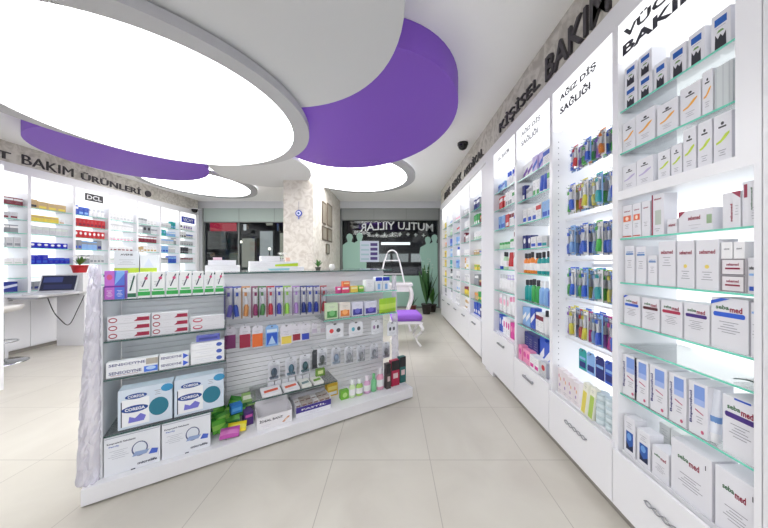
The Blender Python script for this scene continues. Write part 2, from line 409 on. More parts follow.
# ------------------------------------------------------------------ raised lettering on the friezes
def wall_text(s, side, y0, y1, z0, z1, label, off=0.02):
    # y0 is where the text starts for the reader
    x = XR if side > 0 else XL; rz = R(-90) if side > 0 else R(90); w = abs(y1 - y0)
    b = MB().text(s, 0, (z1 - z0) / 2, w, z1 - z0, CHARC, y=-.006, off=off, depth=.018)
    o = b.build('wall_lettering'); o.location = (x, (y0 + y1) / 2, z0); o.rotation_euler = (0, 0, rz); tag(o, label, 'sign lettering'); return o
wall_text('KİŞİSEL', 1, 2.96, 2.16, 2.725, 2.885, 'dark raised letters KİŞİSEL on the right frieze', .0)
wall_text('BAKIM', 1, 2.07, 1.46, 2.72, 2.90, 'bold dark raised letters BAKIM on the right frieze', .012)
wall_text('ANNE', 1, 6.1, 5.5, 2.725, 2.87, 'farthest of three small dark words on the right frieze', .0)
wall_text('BEBEK', 1, 5.3, 4.6, 2.725, 2.87, 'middle of three small dark words on the right frieze', .0)
wall_text('MEDİKAL', 1, 4.4, 3.5, 2.725, 2.87, 'nearest of three small dark words on the right frieze', .0)
wall_text('CİLT', -1, 3.36, 3.86, 2.79, 2.93, 'dark raised letters CİLT cut by left edge of photo', .01)
wall_text('BAKIM', -1, 3.98, 4.62, 2.785, 2.925, 'dark raised letters BAKIM on the left frieze', -.008)
wall_text('ÜRÜNLERİ', -1, 4.74, 5.86, 2.785, 2.935, 'dark raised letters ÜRÜNLERİ on the left frieze', .01)
b = MB().lathe([(.07, -.01), (.07, .012)], CHARC, 20); o = b.build('round_emblem'); o.location = (XL + .002, 6.03, 2.85); o.rotation_euler = (0, R(90), 0)
tag(o, 'small round dark emblem after the lettering on left frieze', 'emblem')

# ------------------------------------------------------------------ wall cabinets
def cabinet(side, y_left, w, label, shelves, top, header_z, text=None, glass=True, drawer_z=.37, handle='bar', sign=None, D=.32, lit=True, dots=False, edge=EDGE, ndraw=1, open_base=True):
    rz = R(-90) if side > 0 else R(90); X = XR if side > 0 else XL
    root = empty('display_cabinet', (X, y_left, 0), rz); tag(root, label, 'display cabinet', 'white display cabinets of the %s wall' % ('right' if side > 0 else 'left'))
    t = .018
    for x0 in (0, w - t):
        b = MB().box(x0, x0 + t, 0.0, D, 0.06, top, WHITE)
        if dots and x0 == 0:
            z = drawer_z + .1
            while z < header_z - .05:
                b.face([(x0 + t + .0006, .045 + .004 * math.cos(a), z + .004 * math.sin(a)) for a in [q * math.pi / 4 for q in range(8)]], C((120, 120, 130)))
                z += .042
        b.build('side_panel', root)
    MB().box(t, w - t, D - .012, D, drawer_z, top, BACKM if lit else WHITE2).build('back_panel', root)
    MB().box(t, w - t, 0.0, D - .012, top - .018, top, WHITE).build('top_panel', root)
    hd = MB().box(t, w - t, .004, .06, header_z, top - .018, BOXM)
    hd.build('header_light_box', root)
    if text:
        for (s, cx, cz, tw, tH, col) in text:
            MB().text(s, cx, cz, tw, tH, C(col), y=.0015, off=.04).build('header_lettering', root)
    if sign:
        s, cx, cz, sw, sh, bg, fg = sign
        MB().box(cx - sw / 2, cx + sw / 2, .0, .0035, cz - sh / 2, cz + sh / 2, C(bg)).text(s, cx, cz, sw * .8, sh * .62, C(fg), y=-.001, off=.02).build('brand_sign', root)
    for z in shelves:
        if glass: MB().box(t, w - t, .012, D - .015, z - .008, z, SHELFG, front=edge).build('shelf', root)
        else: MB().box(t, w - t, .006, D - .015, z - .016, z, WHITE).build('shelf', root)
    MB().box(t, w - t, .02, D - .012, drawer_z - .02, drawer_z - .001, WHITE).build('bottom_board', root)
    dr = MB().box(.003, w - .003, -.016, .0, .075, drawer_z - .004, WHITE).build('drawer', root, bevel=.002)
    hb = MB()
    if handle == 'bar': hb.box(w * .36, w * .64, -.038, -.026, drawer_z - .10, drawer_z - .085, STEEL); hb.box(w * .38, w * .40, -.03, -.016, drawer_z - .10, drawer_z - .085, STEEL); hb.box(w * .60, w * .62, -.03, -.016, drawer_z - .10, drawer_z - .085, STEEL)
    else:
        for ph in (0, math.pi):
            hb.tube([(w * .34 + w * .34 * i / 40, -.026, drawer_z - .115 + .011 * math.sin(i / 40 * math.pi * 5 + ph)) for i in range(41)], .0028, STEEL, 5)
        hb.tube([(w * .345, -.026, drawer_z - .115), (w * .345, -.014, drawer_z - .115)], .004, STEEL); hb.tube([(w * .675, -.026, drawer_z - .115), (w * .675, -.014, drawer_z - .115)], .004, STEEL)
    h_ = hb.build('handle', dr)
    MB().box(.0, w, .03, .05, 0, .06, C((150, 146, 140))).box(0, w, .0, .03, .06, .074, WHITE).build('plinth', root)
    return root, rz

BW = .575
RB = [1.426, 2.001, 2.576, 3.151]         # far edge of each near bay of the right wall (photo left)
TXT = (58, 60, 68)
c_near, RZR = cabinet(1, RB[0], .565, 'nearest right wall cabinet with glass shelves under VÜCUT BAKIMI header', [2.125, 1.908, 1.467, 1.24, 1.03, .92, .665], 2.593, 2.38,
    [('VÜCUT', .235, 2.50, .37, .058, (50, 52, 60)), ('BAKIMI', .245, 2.42, .40, .055, (50, 52, 60))], handle='chain')
MB().box(.018, .547, .0, .30, 1.665, 1.71, WHITE).build('ledge', c_near)
MB().box(.499, .547, .0, .28, 1.71, 2.593, WHITE).build('filler_panel', c_near)
c_br, _ = cabinet(1, RB[1], BW, 'cabinet of hanging toothbrushes under AĞIZ DİŞ SAĞLIĞI header', [], 2.593, 2.30,
    [('AĞIZ DİŞ', .27, 2.49, .34, .062, (66, 67, 74)), ('SAĞLIĞI', .255, 2.405, .30, .062, (66, 67, 74))], handle='chain', dots=True, drawer_z=.40)
ROWZ = [1.95, 1.66, 1.355, 1.075, .80]
c_3, _ = cabinet(1, RB[2], BW, 'third right wall cabinet with mouthwash bottles on lit shelves', [2.10, 1.90, 1.69, 1.46, 1.24, .99, .76], 2.593, 2.31,
    [('AĞIZ DİŞ', .27, 2.50, .32, .06, (160, 162, 170)), ('SAĞLIĞI', .255, 2.42, .29, .06, (160, 162, 170))], drawer_z=.44)
c_4, _ = cabinet(1, RB[3], BW, 'fourth right wall cabinet, just before the wide white post', [2.12, 1.92, 1.70, 1.48, 1.26, 1.02, .79], 2.593, 2.31,
    [('SAÇ BAKIM', .28, 2.47, .30, .055, (170, 172, 180))], drawer_z=.55)
slabbox('trim_5', XR - .0, XR + .32, 3.152, 3.40, 0, 2.593, m=WHITE)
slabbox('trim_6', XR + .02, XR + .32, 3.40, 3.60, 0, 2.593, m=WHITE)
farb = []
for i in range(5):
    yl = 3.60 + BW * (i + 1)
    words = ['fifth', 'sixth', 'seventh', 'eighth', 'ninth']
    extra = ['with colourful boxes', 'mostly bare, beside the fifth', 'with pale blue goods', 'with blue and white goods', 'with yellow goods, nearest the shop window'][i]
    c, _ = cabinet(1, yl, BW, '%s right wall cabinet %s' % (words[i], extra), [2.10, 1.88, 1.66, 1.44, 1.22, 1.0, .78], 2.593, 2.33, drawer_z=.55)
    c.location.x = XR + .02; farb.append(yl)
# closed cupboard nearest the camera on the right
t = empty('tall_cupboard', (XR, .857, 0), R(-90)); tag(t, 'tall plain white cupboard at the right edge of the photo', 'cupboard')
MB().box(0, 1.0, .0, .32, .06, 2.593, WHITE).build('body', t); MB().box(.03, .49, -.016, 0, .08, 2.57, WHITE).build('door', t, bevel=.002); MB().box(.51, .98, -.016, 0, .08, 2.57, WHITE).build('door', t, bevel=.002)
MB().box(0, 1.0, .03, .3, 0, .06, C((150, 146, 140))).build('plinth', t)

# ------------------------------------------------------------------ filling shelves
def on_shelf(side, root, x, y, z):
    rz = R(-90) if side > 0 else R(90); return world_pt(root.location, rz, x, y, z), rz
CNAME = {}
def colour_name(c):
    table = {'white': (236, 236, 238), 'pale grey': (200, 202, 206), 'grey': (140, 144, 150), 'dark': (50, 50, 56), 'navy': (30, 40, 110), 'blue': (50, 90, 200), 'light blue': (140, 180, 230),
             'teal': (30, 160, 160), 'green': (60, 160, 80), 'pale green': (180, 220, 180), 'yellow': (235, 215, 80), 'tan': (200, 170, 120), 'orange': (240, 140, 50), 'red': (190, 40, 50),
             'pink': (240, 150, 190), 'magenta': (220, 60, 160), 'purple': (120, 70, 170), 'maroon': (130, 40, 60), 'lilac': (196, 180, 224), 'brown': (110, 80, 60)}
    return min(table, key=lambda k: sum((a - b) ** 2 for a, b in zip(table[k], c)))
def gen_gfx(acc, style):
    if style == 0: return [('r', 0, 1, .62, .86, acc), ('l', .5, .5, .7, 4, .08, GR)]
    if style == 1: return [('r', .12, .88, .16, .42, acc), ('l', .5, .82, .7, 4, .08, GR)]
    if style == 2: return [('o', .5, .6, .3, .2, acc), ('l', .5, .3, .7, 3, .08, GR)]
    if style == 3: return [('p', [(0, .2), (1, .55), (1, .8), (0, .45)], acc), ('l', .5, .12, .7, 2, .06, GR)]
    return [('r', 0, .3, 0, 1, acc), ('l', .65, .8, .5, 6, .1, GR)]
def goods(kind, w, h, c1, c2, style=0, depth=None):
    w = round(w, 3); h = round(h, 3); d = depth or round(min(.12, w * .9), 3)
    key = (kind, w, h, c1, c2, style, d)
    if kind == 'carton': return key, lambda: carton(w - .003, h, d, c1, gen_gfx(c2, style))
    if kind == 'bottle': return key, lambda: bottle(w - .004, h, c1, c2, (240, 240, 242) if style else None)
    if kind == 'pump': return key, lambda: bottle(w - .004, h, c1, c2, (240, 240, 242) if style else None, True)
    if kind == 'jar': return key, lambda: jar(w - .004, h, c1, c2)
    if kind == 'tube': return key, lambda: tube_(w - .004, h, c1, c2)
CAT = {'carton': 'box', 'bottle': 'bottle', 'pump': 'pump bottle', 'jar': 'jar', 'tube': 'tube'}
def fill(side, root, z, nth, bay, segs, w_bay=BW, x0=.03, y=.05, gap=.002, boxname='medicine_box'):
    if side < 0: boxname = 'skincare_box'
    # segs: (kind, colour, accent, count, width, height, style) laid from the photo's left
    if side > 0: pass
    k = 0; x = x0
    segs = list(segs)
    if segs and nth != 'lowest front': segs.append(segs[-1][:3] + (12,) + segs[-1][4:])
    for kind, c1, c2, n, w, h, st in segs:
        h = h * 1.1 if side < 0 else min(h * 1.25, .185) if h < .185 else h
        for _ in range(n):
            if x + w > w_bay - .02: break
            hh = h * random.choice((.97, 1.0, 1.0, 1.03))
            hh = round(hh * 200) / 200
            key, mk = goods(kind, w, hh, c1, c2, st)
            p, rz = on_shelf(side, root, x + w / 2, y + (random.choice((0, .005, .012)) if side > 0 else 0), z + .0008)
            nm = {'carton': 'carton', 'bottle': 'bottle', 'pump': 'pump bottle', 'jar': 'jar', 'tube': 'tube'}[kind]
            a, b_ = colour_name(c1), colour_name(c2)
            desc = ('%s %s' % (a, nm)) if a == b_ else ('%s and %s %s' % (a, b_, nm))
            o = place(key + (boxname,), mk, p, rz, '%s, %s on %s shelf of %s' % (desc, ORD[min(k, 15)], nth, bay), CAT[kind], '%ss on the %s shelf of %s' % (nm, nth, bay))
            if kind == 'carton': o.name = boxname
            x += w + gap; k += 1
W = (238, 238, 240); PG = (206, 208, 212); BL = (48, 88, 196); NV = (34, 44, 120); LB = (140, 182, 232); TE = (34, 160, 160); GN = (60, 165, 85); RD = (196, 44, 52); PK = (238, 150, 188)
MG = (216, 60, 156); PU = (120, 70, 172); YE = (232, 212, 80); TN = (202, 172, 122); OR = (240, 142, 56); DK = (46, 46, 54); MR = (128, 40, 60); GY = (146, 150, 156); LG = (184, 220, 186); LI = (198, 184, 226)
c = 'carton'
# third right cabinet
B3 = 'third right cabinet'
fill(1, c_3, 2.10, 'top', B3, [(c, W, PU, 2, .09, .11, 3), (c, LI, BL, 2, .08, .12, 3), (c, W, BL, 1, .11, .12, 0), (c, W, LG, 1, .06, .08, 0)])
fill(1, c_3, 1.90, 'second', B3, [(c, NV, W, 1, .05, .12, 1), (c, PG, GY, 2, .055, .09, 0), (c, W, GN, 2, .055, .12, 1), ('tube', BL, W, 2, .05, .13, 0), (c, PG, GN, 1, .05, .14, 0), (c, DK, GY, 1, .045, .15, 1)])
fill(1, c_3, 1.69, 'third', B3, [(c, W, BL, 3, .075, .11, 1), (c, W, RD, 1, .08, .12, 0), (c, LB, BL, 2, .085, .12, 1)])
fill(1, c_3, 1.46, 'fourth', B3, [(c, NV, W, 2, .07, .10, 2), (c, W, BL, 2, .09, .08, 1), (c, PG, TE, 2, .08, .07, 1)])
fill(1, c_3, 1.24, 'fifth', B3, [('bottle', OR, DK, 4, .058, .165, 1), ('bottle', TE, DK, 4, .058, .165, 1)])
fill(1, c_3, .99, 'sixth', B3, [('bottle', TE, DK, 2, .065, .19, 0), ('bottle', GN, DK, 2, .065, .20, 0), ('bottle', LB, W, 2, .065, .19, 0), ('bottle', BL, W, 2, .06, .18, 0)])
fill(1, c_3, .76, 'seventh', B3, [(c, LB, W, 2, .07, .13, 3), (c, BL, W, 1, .07, .14, 3), (c, W, MR, 2, .065, .12, 0), ('bottle', W, DK, 2, .055, .15, 0), (c, PG, GN, 1, .06, .15, 1)])
fill(1, c_3, .441, 'bottom', B3, [(c, NV, LB, 3, .085, .25, 1), (c, BL, W, 3, .085, .26, 3)], y=.06)
fill(1, c_3, .441, 'lowest front', B3, [(c, PK, MG, 3, .07, .10, 2), (c, W, MG, 2, .07, .09, 1), (c, PG, RD, 1, .08, .09, 2)], y=-.0, x0=.05)
B4 = 'fourth right cabinet'
fill(1, c_4, 2.12, 'top', B4, [(c, LB, BL, 3, .06, .08, 0), ('bottle', W, BL, 3, .055, .14, 1), ('bottle', LI, PU, 2, .055, .16, 1)])
fill(1, c_4, 1.92, 'second', B4, [(c, RD, W, 3, .06, .12, 0), (c, W, GY, 3, .055, .13, 1), (c, W, GN, 2, .055, .12, 0)])
fill(1, c_4, 1.70, 'third', B4, [(c, LB, BL, 3, .055, .12, 1), (c, RD, W, 2, .055, .12, 1), (c, W, MR, 2, .055, .13, 0), (c, PG, BL, 1, .05, .10, 0)])
fill(1, c_4, 1.48, 'fourth', B4, [('jar', LG, GN, 4, .07, .06, 0), (c, W, GN, 2, .055, .09, 0), (c, W, MR, 1, .05, .15, 0)])
fill(1, c_4, 1.26, 'fifth', B4, [('tube', W, BL, 2, .055, .15, 0), ('bottle', LG, DK, 2, .055, .15, 1), ('tube', RD, W, 2, .055, .15, 0), ('bottle', W, RD, 2, .055, .16, 0)])
fill(1, c_4, 1.02, 'sixth', B4, [('bottle', W, PG, 3, .06, .15, 1), ('pump', W, LI, 4, .06, .17, 1)])
fill(1, c_4, .79, 'seventh', B4, [(c, W, PK, 5, .05, .15, 2), ('bottle', W, PK, 3, .055, .15, 1)])
fill(1, c_4, .551, 'bottom', B4, [(c, BL, W, 2, .06, .16, 2), (c, W, MG, 3, .06, .17, 2), (c, MG, PK, 2, .06, .13, 2), (c, PU, W, 1, .05, .19, 1)])
pal = {
 0: [[(c, NV, W, 3, .08, .14, 0), (c, GY, GN, 2, .09, .12, 1)], [(c, GN, W, 3, .08, .13, 1), (c, MR, TN, 2, .1, .10, 0)], [(c, W, LG, 4, .08, .10, 1)], [(c, TN, W, 2, .11, .06, 0), (c, PG, BL, 2, .1, .05, 0)],
     [(c, YE, GN, 3, .08, .06, 0), (c, W, GY, 2, .08, .11, 1)], [(c, GY, W, 3, .07, .12, 0), ('jar', MR, TN, 3, .07, .06, 0)], [(c, TN, OR, 2, .1, .08, 0), (c, GN, YE, 3, .07, .10, 1)], [(c, BL, W, 4, .07, .14, 1), (c, NV, W, 2, .08, .12, 0)]],
 1: [[(c, PG, W, 3, .1, .10, 0)], [(c, W, PG, 4, .09, .11, 1)], [(c, MR, W, 1, .08, .14, 0), (c, PG, W, 3, .09, .1, 0)], [(c, W, PG, 3, .1, .08, 1)], [('bottle', TN, OR, 2, .06, .17, 1), (c, W, YE, 3, .08, .14, 1)],
     [(c, W, PG, 3, .08, .1, 0)], [('jar', YE, MR, 3, .08, .10, 0), (c, YE, TN, 3, .07, .12, 1)], [('bottle', TN, W, 3, .07, .16, 1), (c, W, TN, 3, .07, .12, 0)]],
 2: [[(c, W, PK, 5, .08, .08, 0)], [(c, PG, RD, 3, .09, .1, 0), (c, LB, BL, 3, .07, .1, 0)], [(c, LB, W, 3, .08, .12, 1), (c, BL, W, 2, .09, .11, 2)], [('bottle', W, BL, 4, .07, .14, 1), (c, W, BL, 2, .08, .1, 1)],
     [(c, LB, BL, 2, .09, .12, 0), ('tube', W, GY, 4, .06, .14, 0)], [(c, W, GY, 5, .08, .13, 1)], [(c, W, LB, 3, .08, .14, 1), ('jar', W, BL, 3, .07, .08, 0)], [(c, W, PG, 5, .09, .16, 1)]],
 3: [[(c, W, LB, 5, .08, .09, 0)], [(c, LG, W, 3, .08, .12, 0), (c, BL, W, 3, .07, .1, 0)], [(c, BL, LB, 4, .08, .13, 1), (c, TE, W, 2, .08, .1, 0)], [(c, LB, W, 3, .08, .13, 2), ('bottle', NV, W, 3, .07, .13, 1)],
     [(c, TE, W, 3, .08, .12, 1), (c, W, BL, 2, .08, .12, 0)], [('bottle', GY, DK, 4, .07, .16, 1), (c, W, GY, 2, .08, .1, 0)], [(c, PG, DK, 3, .08, .13, 2), (c, TE, W, 2, .08, .13, 1)], [('bottle', W, GY, 4, .07, .17, 1), (c, GY, W, 2, .08, .1, 0)]],
 4: [[(c, YE, TN, 5, .08, .12, 1)], [(c, YE, W, 4, .08, .13, 0)], [('jar', TN, OR, 5, .08, .1, 0)], [(c, YE, MR, 5, .08, .12, 2)], [(c, YE, TN, 5, .08, .12, 0)], [('jar', YE, TN, 5, .08, .1, 0)], [(c, YE, W, 5, .08, .13, 1)], [(c, GY, W, 5, .08, .13, 1)]],
}
for i in range(5):
    r_ = [o for o in COL.objects if o.name.startswith('display_cabinet')][4 + i]
    for j, (z, segs) in enumerate(zip([2.10, 1.88, 1.66, 1.44, 1.22, 1.0, .78, .551], pal[i])):
        fill(1, r_, z, NTH[j], '%s right cabinet' % words[i], segs, y=.06)

# ------------------------------------------------------------------ nearest bay, item by item (photo px of each box's left and right edge)
def near_row(items, z, rowname, y0=.022):
    for k, (px0, px1, h, gf, desc, base, dz) in enumerate(items):
        X = XR + y0; ya, yb = F * X / (px0 - CX), F * X / (px1 - CX)
        w = ya - yb; w = max(.02, w - .002)
        x = RB[0] - (ya + yb) / 2
        if x + w / 2 > .545 and z < 1.7: x = .545 - w / 2
        if x - w / 2 < .02: x = .02 + w / 2
        if z > 1.7 and x + w / 2 > .497: x = .497 - w / 2
        p, rz = on_shelf(1, c_near, x, y0, z + .0008 + dz)
        o = carton(round(w, 3), h, min(.20, max(.06, w * 1.0)) if h < .2 else .10, base, gf)
        o.location = p; o.rotation_euler = (0, 0, rz)
        tag(o, desc, 'box', rowname)
        o.name = 'carton'
BB = (34, 92, 176); NEAR_W = (226, 226, 232)
g1 = [('r', .18, .82, .66, .86, BB), ('l', .5, .60, .6, 1, .06, GR), ('p', [(.2, .04), (.8, .04), (.78, .42), (.62, .30), (.5, .40), (.36, .30), (.22, .44)], (38, 40, 46)), ('p', [(.3, .46), (.7, .46), (.6, .52), (.4, .52)], (110, 150, 90))]
near_row([
 (624.5, 637, .105, g1, 'lower white and blue box at left end of top glass shelf', NEAR_W, 0),
 (624.5, 637, .105, g1, 'box stacked on top of leftmost white and blue box, top glass shelf', NEAR_W, .107),
 (638.5, 652, .105, g1, 'lower box of second stack, white with blue band, top glass shelf', NEAR_W, 0),
 (638.5, 652, .105, g1, 'upper box of second stack, white with blue band, top glass shelf', NEAR_W, .107),
 (654, 667, .115, g1, 'single white box with blue band right of the two stacks', NEAR_W, 0),
 (670, 686, .125, g1, 'second single white box with blue band, top glass shelf', NEAR_W, 0),
 (688, 705, .13, g1, 'third single white box with blue band, top glass shelf', NEAR_W, 0),
 (711, 731, .135, g1, 'rightmost white box with blue band, top glass shelf', NEAR_W, 0)], 2.125, 'white and blue boxes on the top glass shelf')
g2 = [('t', 'Dermo', .5, .74, .4, .05, (60, 60, 66)), ('o', .5, .80, .09, .035, (60, 60, 66)), ('p', [(.15, .42), (.4, .46), (.65, .58), (.85, .62), (.85, .58), (.65, .48), (.4, .40), (.15, .38)], (236, 168, 58)), ('l', .5, .28, .5, 3, .05, GR)]
g2 = [x for x in g2 if x[0] != 't'] + [('r', .28, .72, .71, .745, (60, 60, 66))]
near_row([
 (620, 633, .15, g2, 'leftmost white box with orange swoosh, second glass shelf', NEAR_W, 0),
 (636, 655, .155, g2, 'second white box with orange swoosh, second glass shelf', NEAR_W, 0),
 (657, 678, .135, g2, 'third, lower white box with orange swoosh, second glass shelf', NEAR_W, 0),
 (680, 701, .15, g2, 'fourth white box with orange swoosh, second glass shelf', NEAR_W, 0),
 (702, 713, .165, g2, 'narrow tall box with orange swoosh at right of second glass shelf', NEAR_W, 0),
 (714.5, 733, .155, [('r', .05, .12, 0, 1, (190, 196, 200)), ('r', .45, .52, 0, 1, (190, 196, 200)), ('r', .8, .86, 0, 1, (190, 196, 200))], 'pale grey transparent looking box at right end, second glass shelf', (206, 212, 214), 0)], 1.908, 'white boxes with orange swoosh on the second glass shelf')
def g3(col): return [x for x in g2 if x[0] != 'p'][:1] + [('r', .28, .72, .71, .745, (60, 60, 66)), ('p', [(.15, .42), (.4, .46), (.65, .56), (.9, .60), (.9, .55), (.65, .46), (.4, .40), (.15, .38)], col), ('l', .5, .24, .5, 3, .05, GR)]
LM = (190, 214, 60); LV = (190, 180, 214)
near_row([
 (621, 635, .125, g3(LV), 'left of two small boxes with lilac swoosh on the thick ledge', NEAR_W, 0),
 (636.5, 653, .13, g3(LV), 'right of two small boxes with lilac swoosh on the thick ledge', NEAR_W, 0),
 (658, 670, .125, g3(LM), 'left small box with lime swoosh on the thick ledge', NEAR_W, 0),
 (671, 682, .13, g3(LM), 'right small box with lime swoosh on the thick ledge', NEAR_W, 0),
 (683, 696, .175, g3(LM), 'left of three tall boxes with lime swoosh on the ledge', NEAR_W, 0),
 (697.5, 712, .175, g3(LM), 'middle of three tall boxes with lime swoosh on the ledge', NEAR_W, 0),
 (713.5, 732, .175, g3(LM), 'right of three tall boxes with lime swoosh on the ledge', NEAR_W, 0)], 1.71, 'swoosh boxes on the thick ledge')
SG, SR = (62, 110, 74), (150, 40, 70)
def seb(pill=None, extra=(), z=.82, w=.74, hh=.085):
    g = [('t', 'seba', .32, z, w * .5, hh, SG), ('t', 'med', .32 + w * .50, z - hh * .3, w * .44, hh * 1.3, SR)]
    if pill: g += [('r', .12, .88, z - .185, z - .095, pill), ('o', .12, z - .14, .05, .045, pill), ('o', .88, z - .14, .05, .045, pill)]
    return g + [('l', .5, z - .28, .6, 5, .05, GR)] + list(extra)
OB = (226, 110, 70)
go = [('t', 'sebamed', .5, .82, .6, .05, SR), ('r', .12, .88, .50, .68, OB), ('o', .5, .59, .16, .06, (246, 220, 200)), ('l', .5, .4, .5, 3, .05, GR), ('r', .05, .95, .03, .06, (200, 80, 50))]
near_row([
 (622, 632, .165, go, 'leftmost slim box with orange panel on first shelf below ledge', NEAR_W, 0),
 (632.5, 641, .165, go, 'second slim box with orange panel on first shelf below ledge', NEAR_W, 0),
 (641.5, 650, .165, [('t', 'sebamed', .5, .82, .6, .05, SR), ('l', .5, .4, .5, 3, .05, GR)], 'plain slim box beside the orange panelled ones', NEAR_W, 0),
 (651.5, 664, .185, [('r', 0, .12, 0, 1, SR), ('t', 'sebamed', .5, .88, .6, .05, SR), ('r', .3, .8, .25, .6, (186, 196, 186)), ('l', .5, .15, .5, 2, .05, GR)], 'taller slim box with grey green panel left of the lying cartons', NEAR_W, 0),
 (667, 677, .062, [('t', 'sebamed', .5, .6, .7, .2, SR)], 'small low box between slim boxes and lying carton', NEAR_W, 0),
 (678.5, 713, .085, [('p', [(0, .7), (.22, 1), (0, 1)], SR), ('t', 'sebamed', .48, .64, .36, .2, SR), ('r', .84, .98, .3, .7, (150, 176, 140)), ('l', .5, .3, .4, 2, .15, GR)], 'long lying box with dark red corner, first shelf below ledge', NEAR_W, 0),
 (722.5, 741, .125, [('p', [(.5, 1), (1, 1), (1, .8)], SR), ('t', 'sebamed', .5, .42, .5, .14, SR, 90), ('l', .8, .6, .2, 4, .08, GR)], 'upright box with dark red corner near right end, below ledge', NEAR_W, 0),
 (742, 760, .15, [('r', .1, .3, .65, .95, SR), ('t', 'sebamed', .55, .6, .5, .1, SG, 90), ('l', .7, .4, .3, 5, .06, GR)], 'rightmost upright box with pink strip, first shelf below ledge', NEAR_W, 0)], 1.467, 'boxes on the first shelf below the ledge')
TB = (50, 120, 190)
def gb(): return [('t', 'sebamed', .5, .84, .7, .04, TB), ('r', .1, .9, .76, .80, TB), ('l', .5, .6, .5, 4, .06, GR)]
frm = [('r', 0, 1, 0, .07, (138, 134, 140)), ('r', 0, 1, .93, 1, (138, 134, 140)), ('r', 0, .07, 0, 1, (138, 134, 140)), ('r', .93, 1, 0, 1, (138, 134, 140)), ('t', 'sebamed', .5, .66, .5, .16, SR), ('r', .2, .8, .36, .46, SR)]
near_row([
 (625, 634.5, .185, gb(), 'leftmost slim box with blue text, second shelf below ledge', NEAR_W, 0),
 (636, 646, .178, gb(), 'second slim box with blue text, second shelf below ledge', NEAR_W, 0),
 (648, 657, .135, gb(), 'shortest slim box with blue text, second shelf below ledge', NEAR_W, 0),
 (658.5, 675.5, .195, [('t', 'sebamed', .5, .76, .72, .085, SR), ('l', .5, .64, .5, 4, .06, GR)], 'tall white box with red name, no yellow dot', NEAR_W, 0),
 (677, 694.5, .192, [('t', 'sebamed', .5, .75, .72, .085, SR), ('o', .5, .46, .1, .04, (236, 214, 110)), ('l', .5, .35, .5, 4, .05, GR)], 'left tall white box with red name and yellow dot', NEAR_W, 0),
 (696, 719, .19, [('t', 'sebamed', .5, .76, .72, .085, SR), ('o', .5, .46, .1, .04, (236, 214, 110)), ('l', .5, .35, .5, 4, .05, GR)], 'right, wider tall white box with red name and yellow dot', NEAR_W, 0),
 (720.5, 746, .058, frm, 'lower of two grey framed boxes with dark red text', (232, 228, 232), 0),
 (720.5, 746, .058, frm, 'upper of two grey framed boxes with dark red text', (232, 228, 232), .059),
 (721, 732.5, .058, [('t', 'sebamed', .5, .6, .5, .12, GR)], 'left small plain box on top of the framed boxes', (240, 240, 242), .118),
 (733.5, 745, .058, [('t', 'sebamed', .5, .6, .5, .12, GR)], 'right small plain box on top of the framed boxes', (240, 240, 242), .118),
 (748, 760, .12, [('r', .1, .9, .08, .2, BL), ('t', 'sebamed', .5, .72, .8, .1, (60, 60, 66)), ('r', .1, .9, .5, .56, LB)], 'half seen white box with blue bars, right end below framed boxes row', NEAR_W, 0)], 1.24, 'boxes on the second shelf below the ledge')
PB, PR, PD, PP = (52, 96, 206), (176, 54, 84), (92, 40, 52), (74, 50, 130)
near_row([
 (624, 640, .145, seb(PB, [('p', [(0, .9), (.3, 1), (.1, 1), (0, .96)], PB)]), 'white box with blue pill label, left end of third row below ledge', NEAR_W, 0),
 (642, 659.5, .145, seb(PD), 'white box with dark brown pill label', NEAR_W, 0),
 (661, 682.5, .147, seb(PR), 'white box with red pill label', NEAR_W, 0),
 (684, 709.5, .15, seb(PP), 'white box with dark violet pill label, beside the biggest box', NEAR_W, 0),
 (711, 749, .185, seb(PB, [('p', [(0, .86), (.55, 1), (.3, 1), (0, .93)], PB)]), 'biggest white box with blue pill label and blue corner ribbon', NEAR_W, 0),
 (750.5, 760, .18, [('r', .1, .9, .8, .84, LB), ('l', .5, .6, .6, 5, .06, GR)], 'thin sliver of white box right of the biggest blue pill box', NEAR_W, 0)], 1.03, 'boxes with pill labels on the third shelf below the ledge')
def gbe(): return [('r', .30, .86, .60, .95, (128, 158, 222)), ('r', .30, .86, .58, .70, (164, 184, 232)), ('t', 'Bepanthol', .14, .5, .62, .17, (52, 50, 120), 90), ('p', [(.36, .50), (.8, .44), (.8, .42), (.36, .475)], (190, 70, 110)), ('l', .6, .36, .4, 3, .05, GR), ('o', .75, .1, .08, .035, (200, 100, 130))]
near_row([
 (619, 633, .205, gbe(), 'leftmost box with vertical lettering and light blue panel', NEAR_W, 0),
 (634.5, 648.5, .205, gbe(), 'second box with vertical lettering and light blue panel', NEAR_W, 0),
 (650, 667, .205, gbe(), 'third box with vertical lettering and light blue panel', NEAR_W, 0),
 (669, 686.5, .205, gbe(), 'fourth box with vertical lettering and light blue panel', NEAR_W, 0),
 (688.5, 708, .205, gbe(), 'rightmost box with vertical lettering, left of the pale tube', NEAR_W, 0),
 (722.5, 760, .205, seb(PP, [('r', .35, .8, .97, 1, BL)]), 'big white box with violet pill label near bottom right', NEAR_W, 0)], .665, 'boxes with vertical lettering')
p, rz = on_shelf(1, c_near, RB[0] - F * 1.22 / (713.5 - CX), .03, .666)
o = tube_(.042, .20, (226, 230, 240), (238, 238, 242), (110, 150, 206)); o.location = p; o.rotation_euler = (0, 0, rz); tag(o, 'pale upright cream tube between lettered boxes and violet pill box', 'tube')
pic = [('r', .2, .85, .12, .62, (40, 88, 170)), ('p', [(.2, .12), (.85, .12), (.85, .3), (.5, .2), (.2, .34)], (24, 34, 70)), ('o', .5, .48, .2, .1, (110, 160, 220)), ('l', .5, .85, .6, 3, .06, GR)]
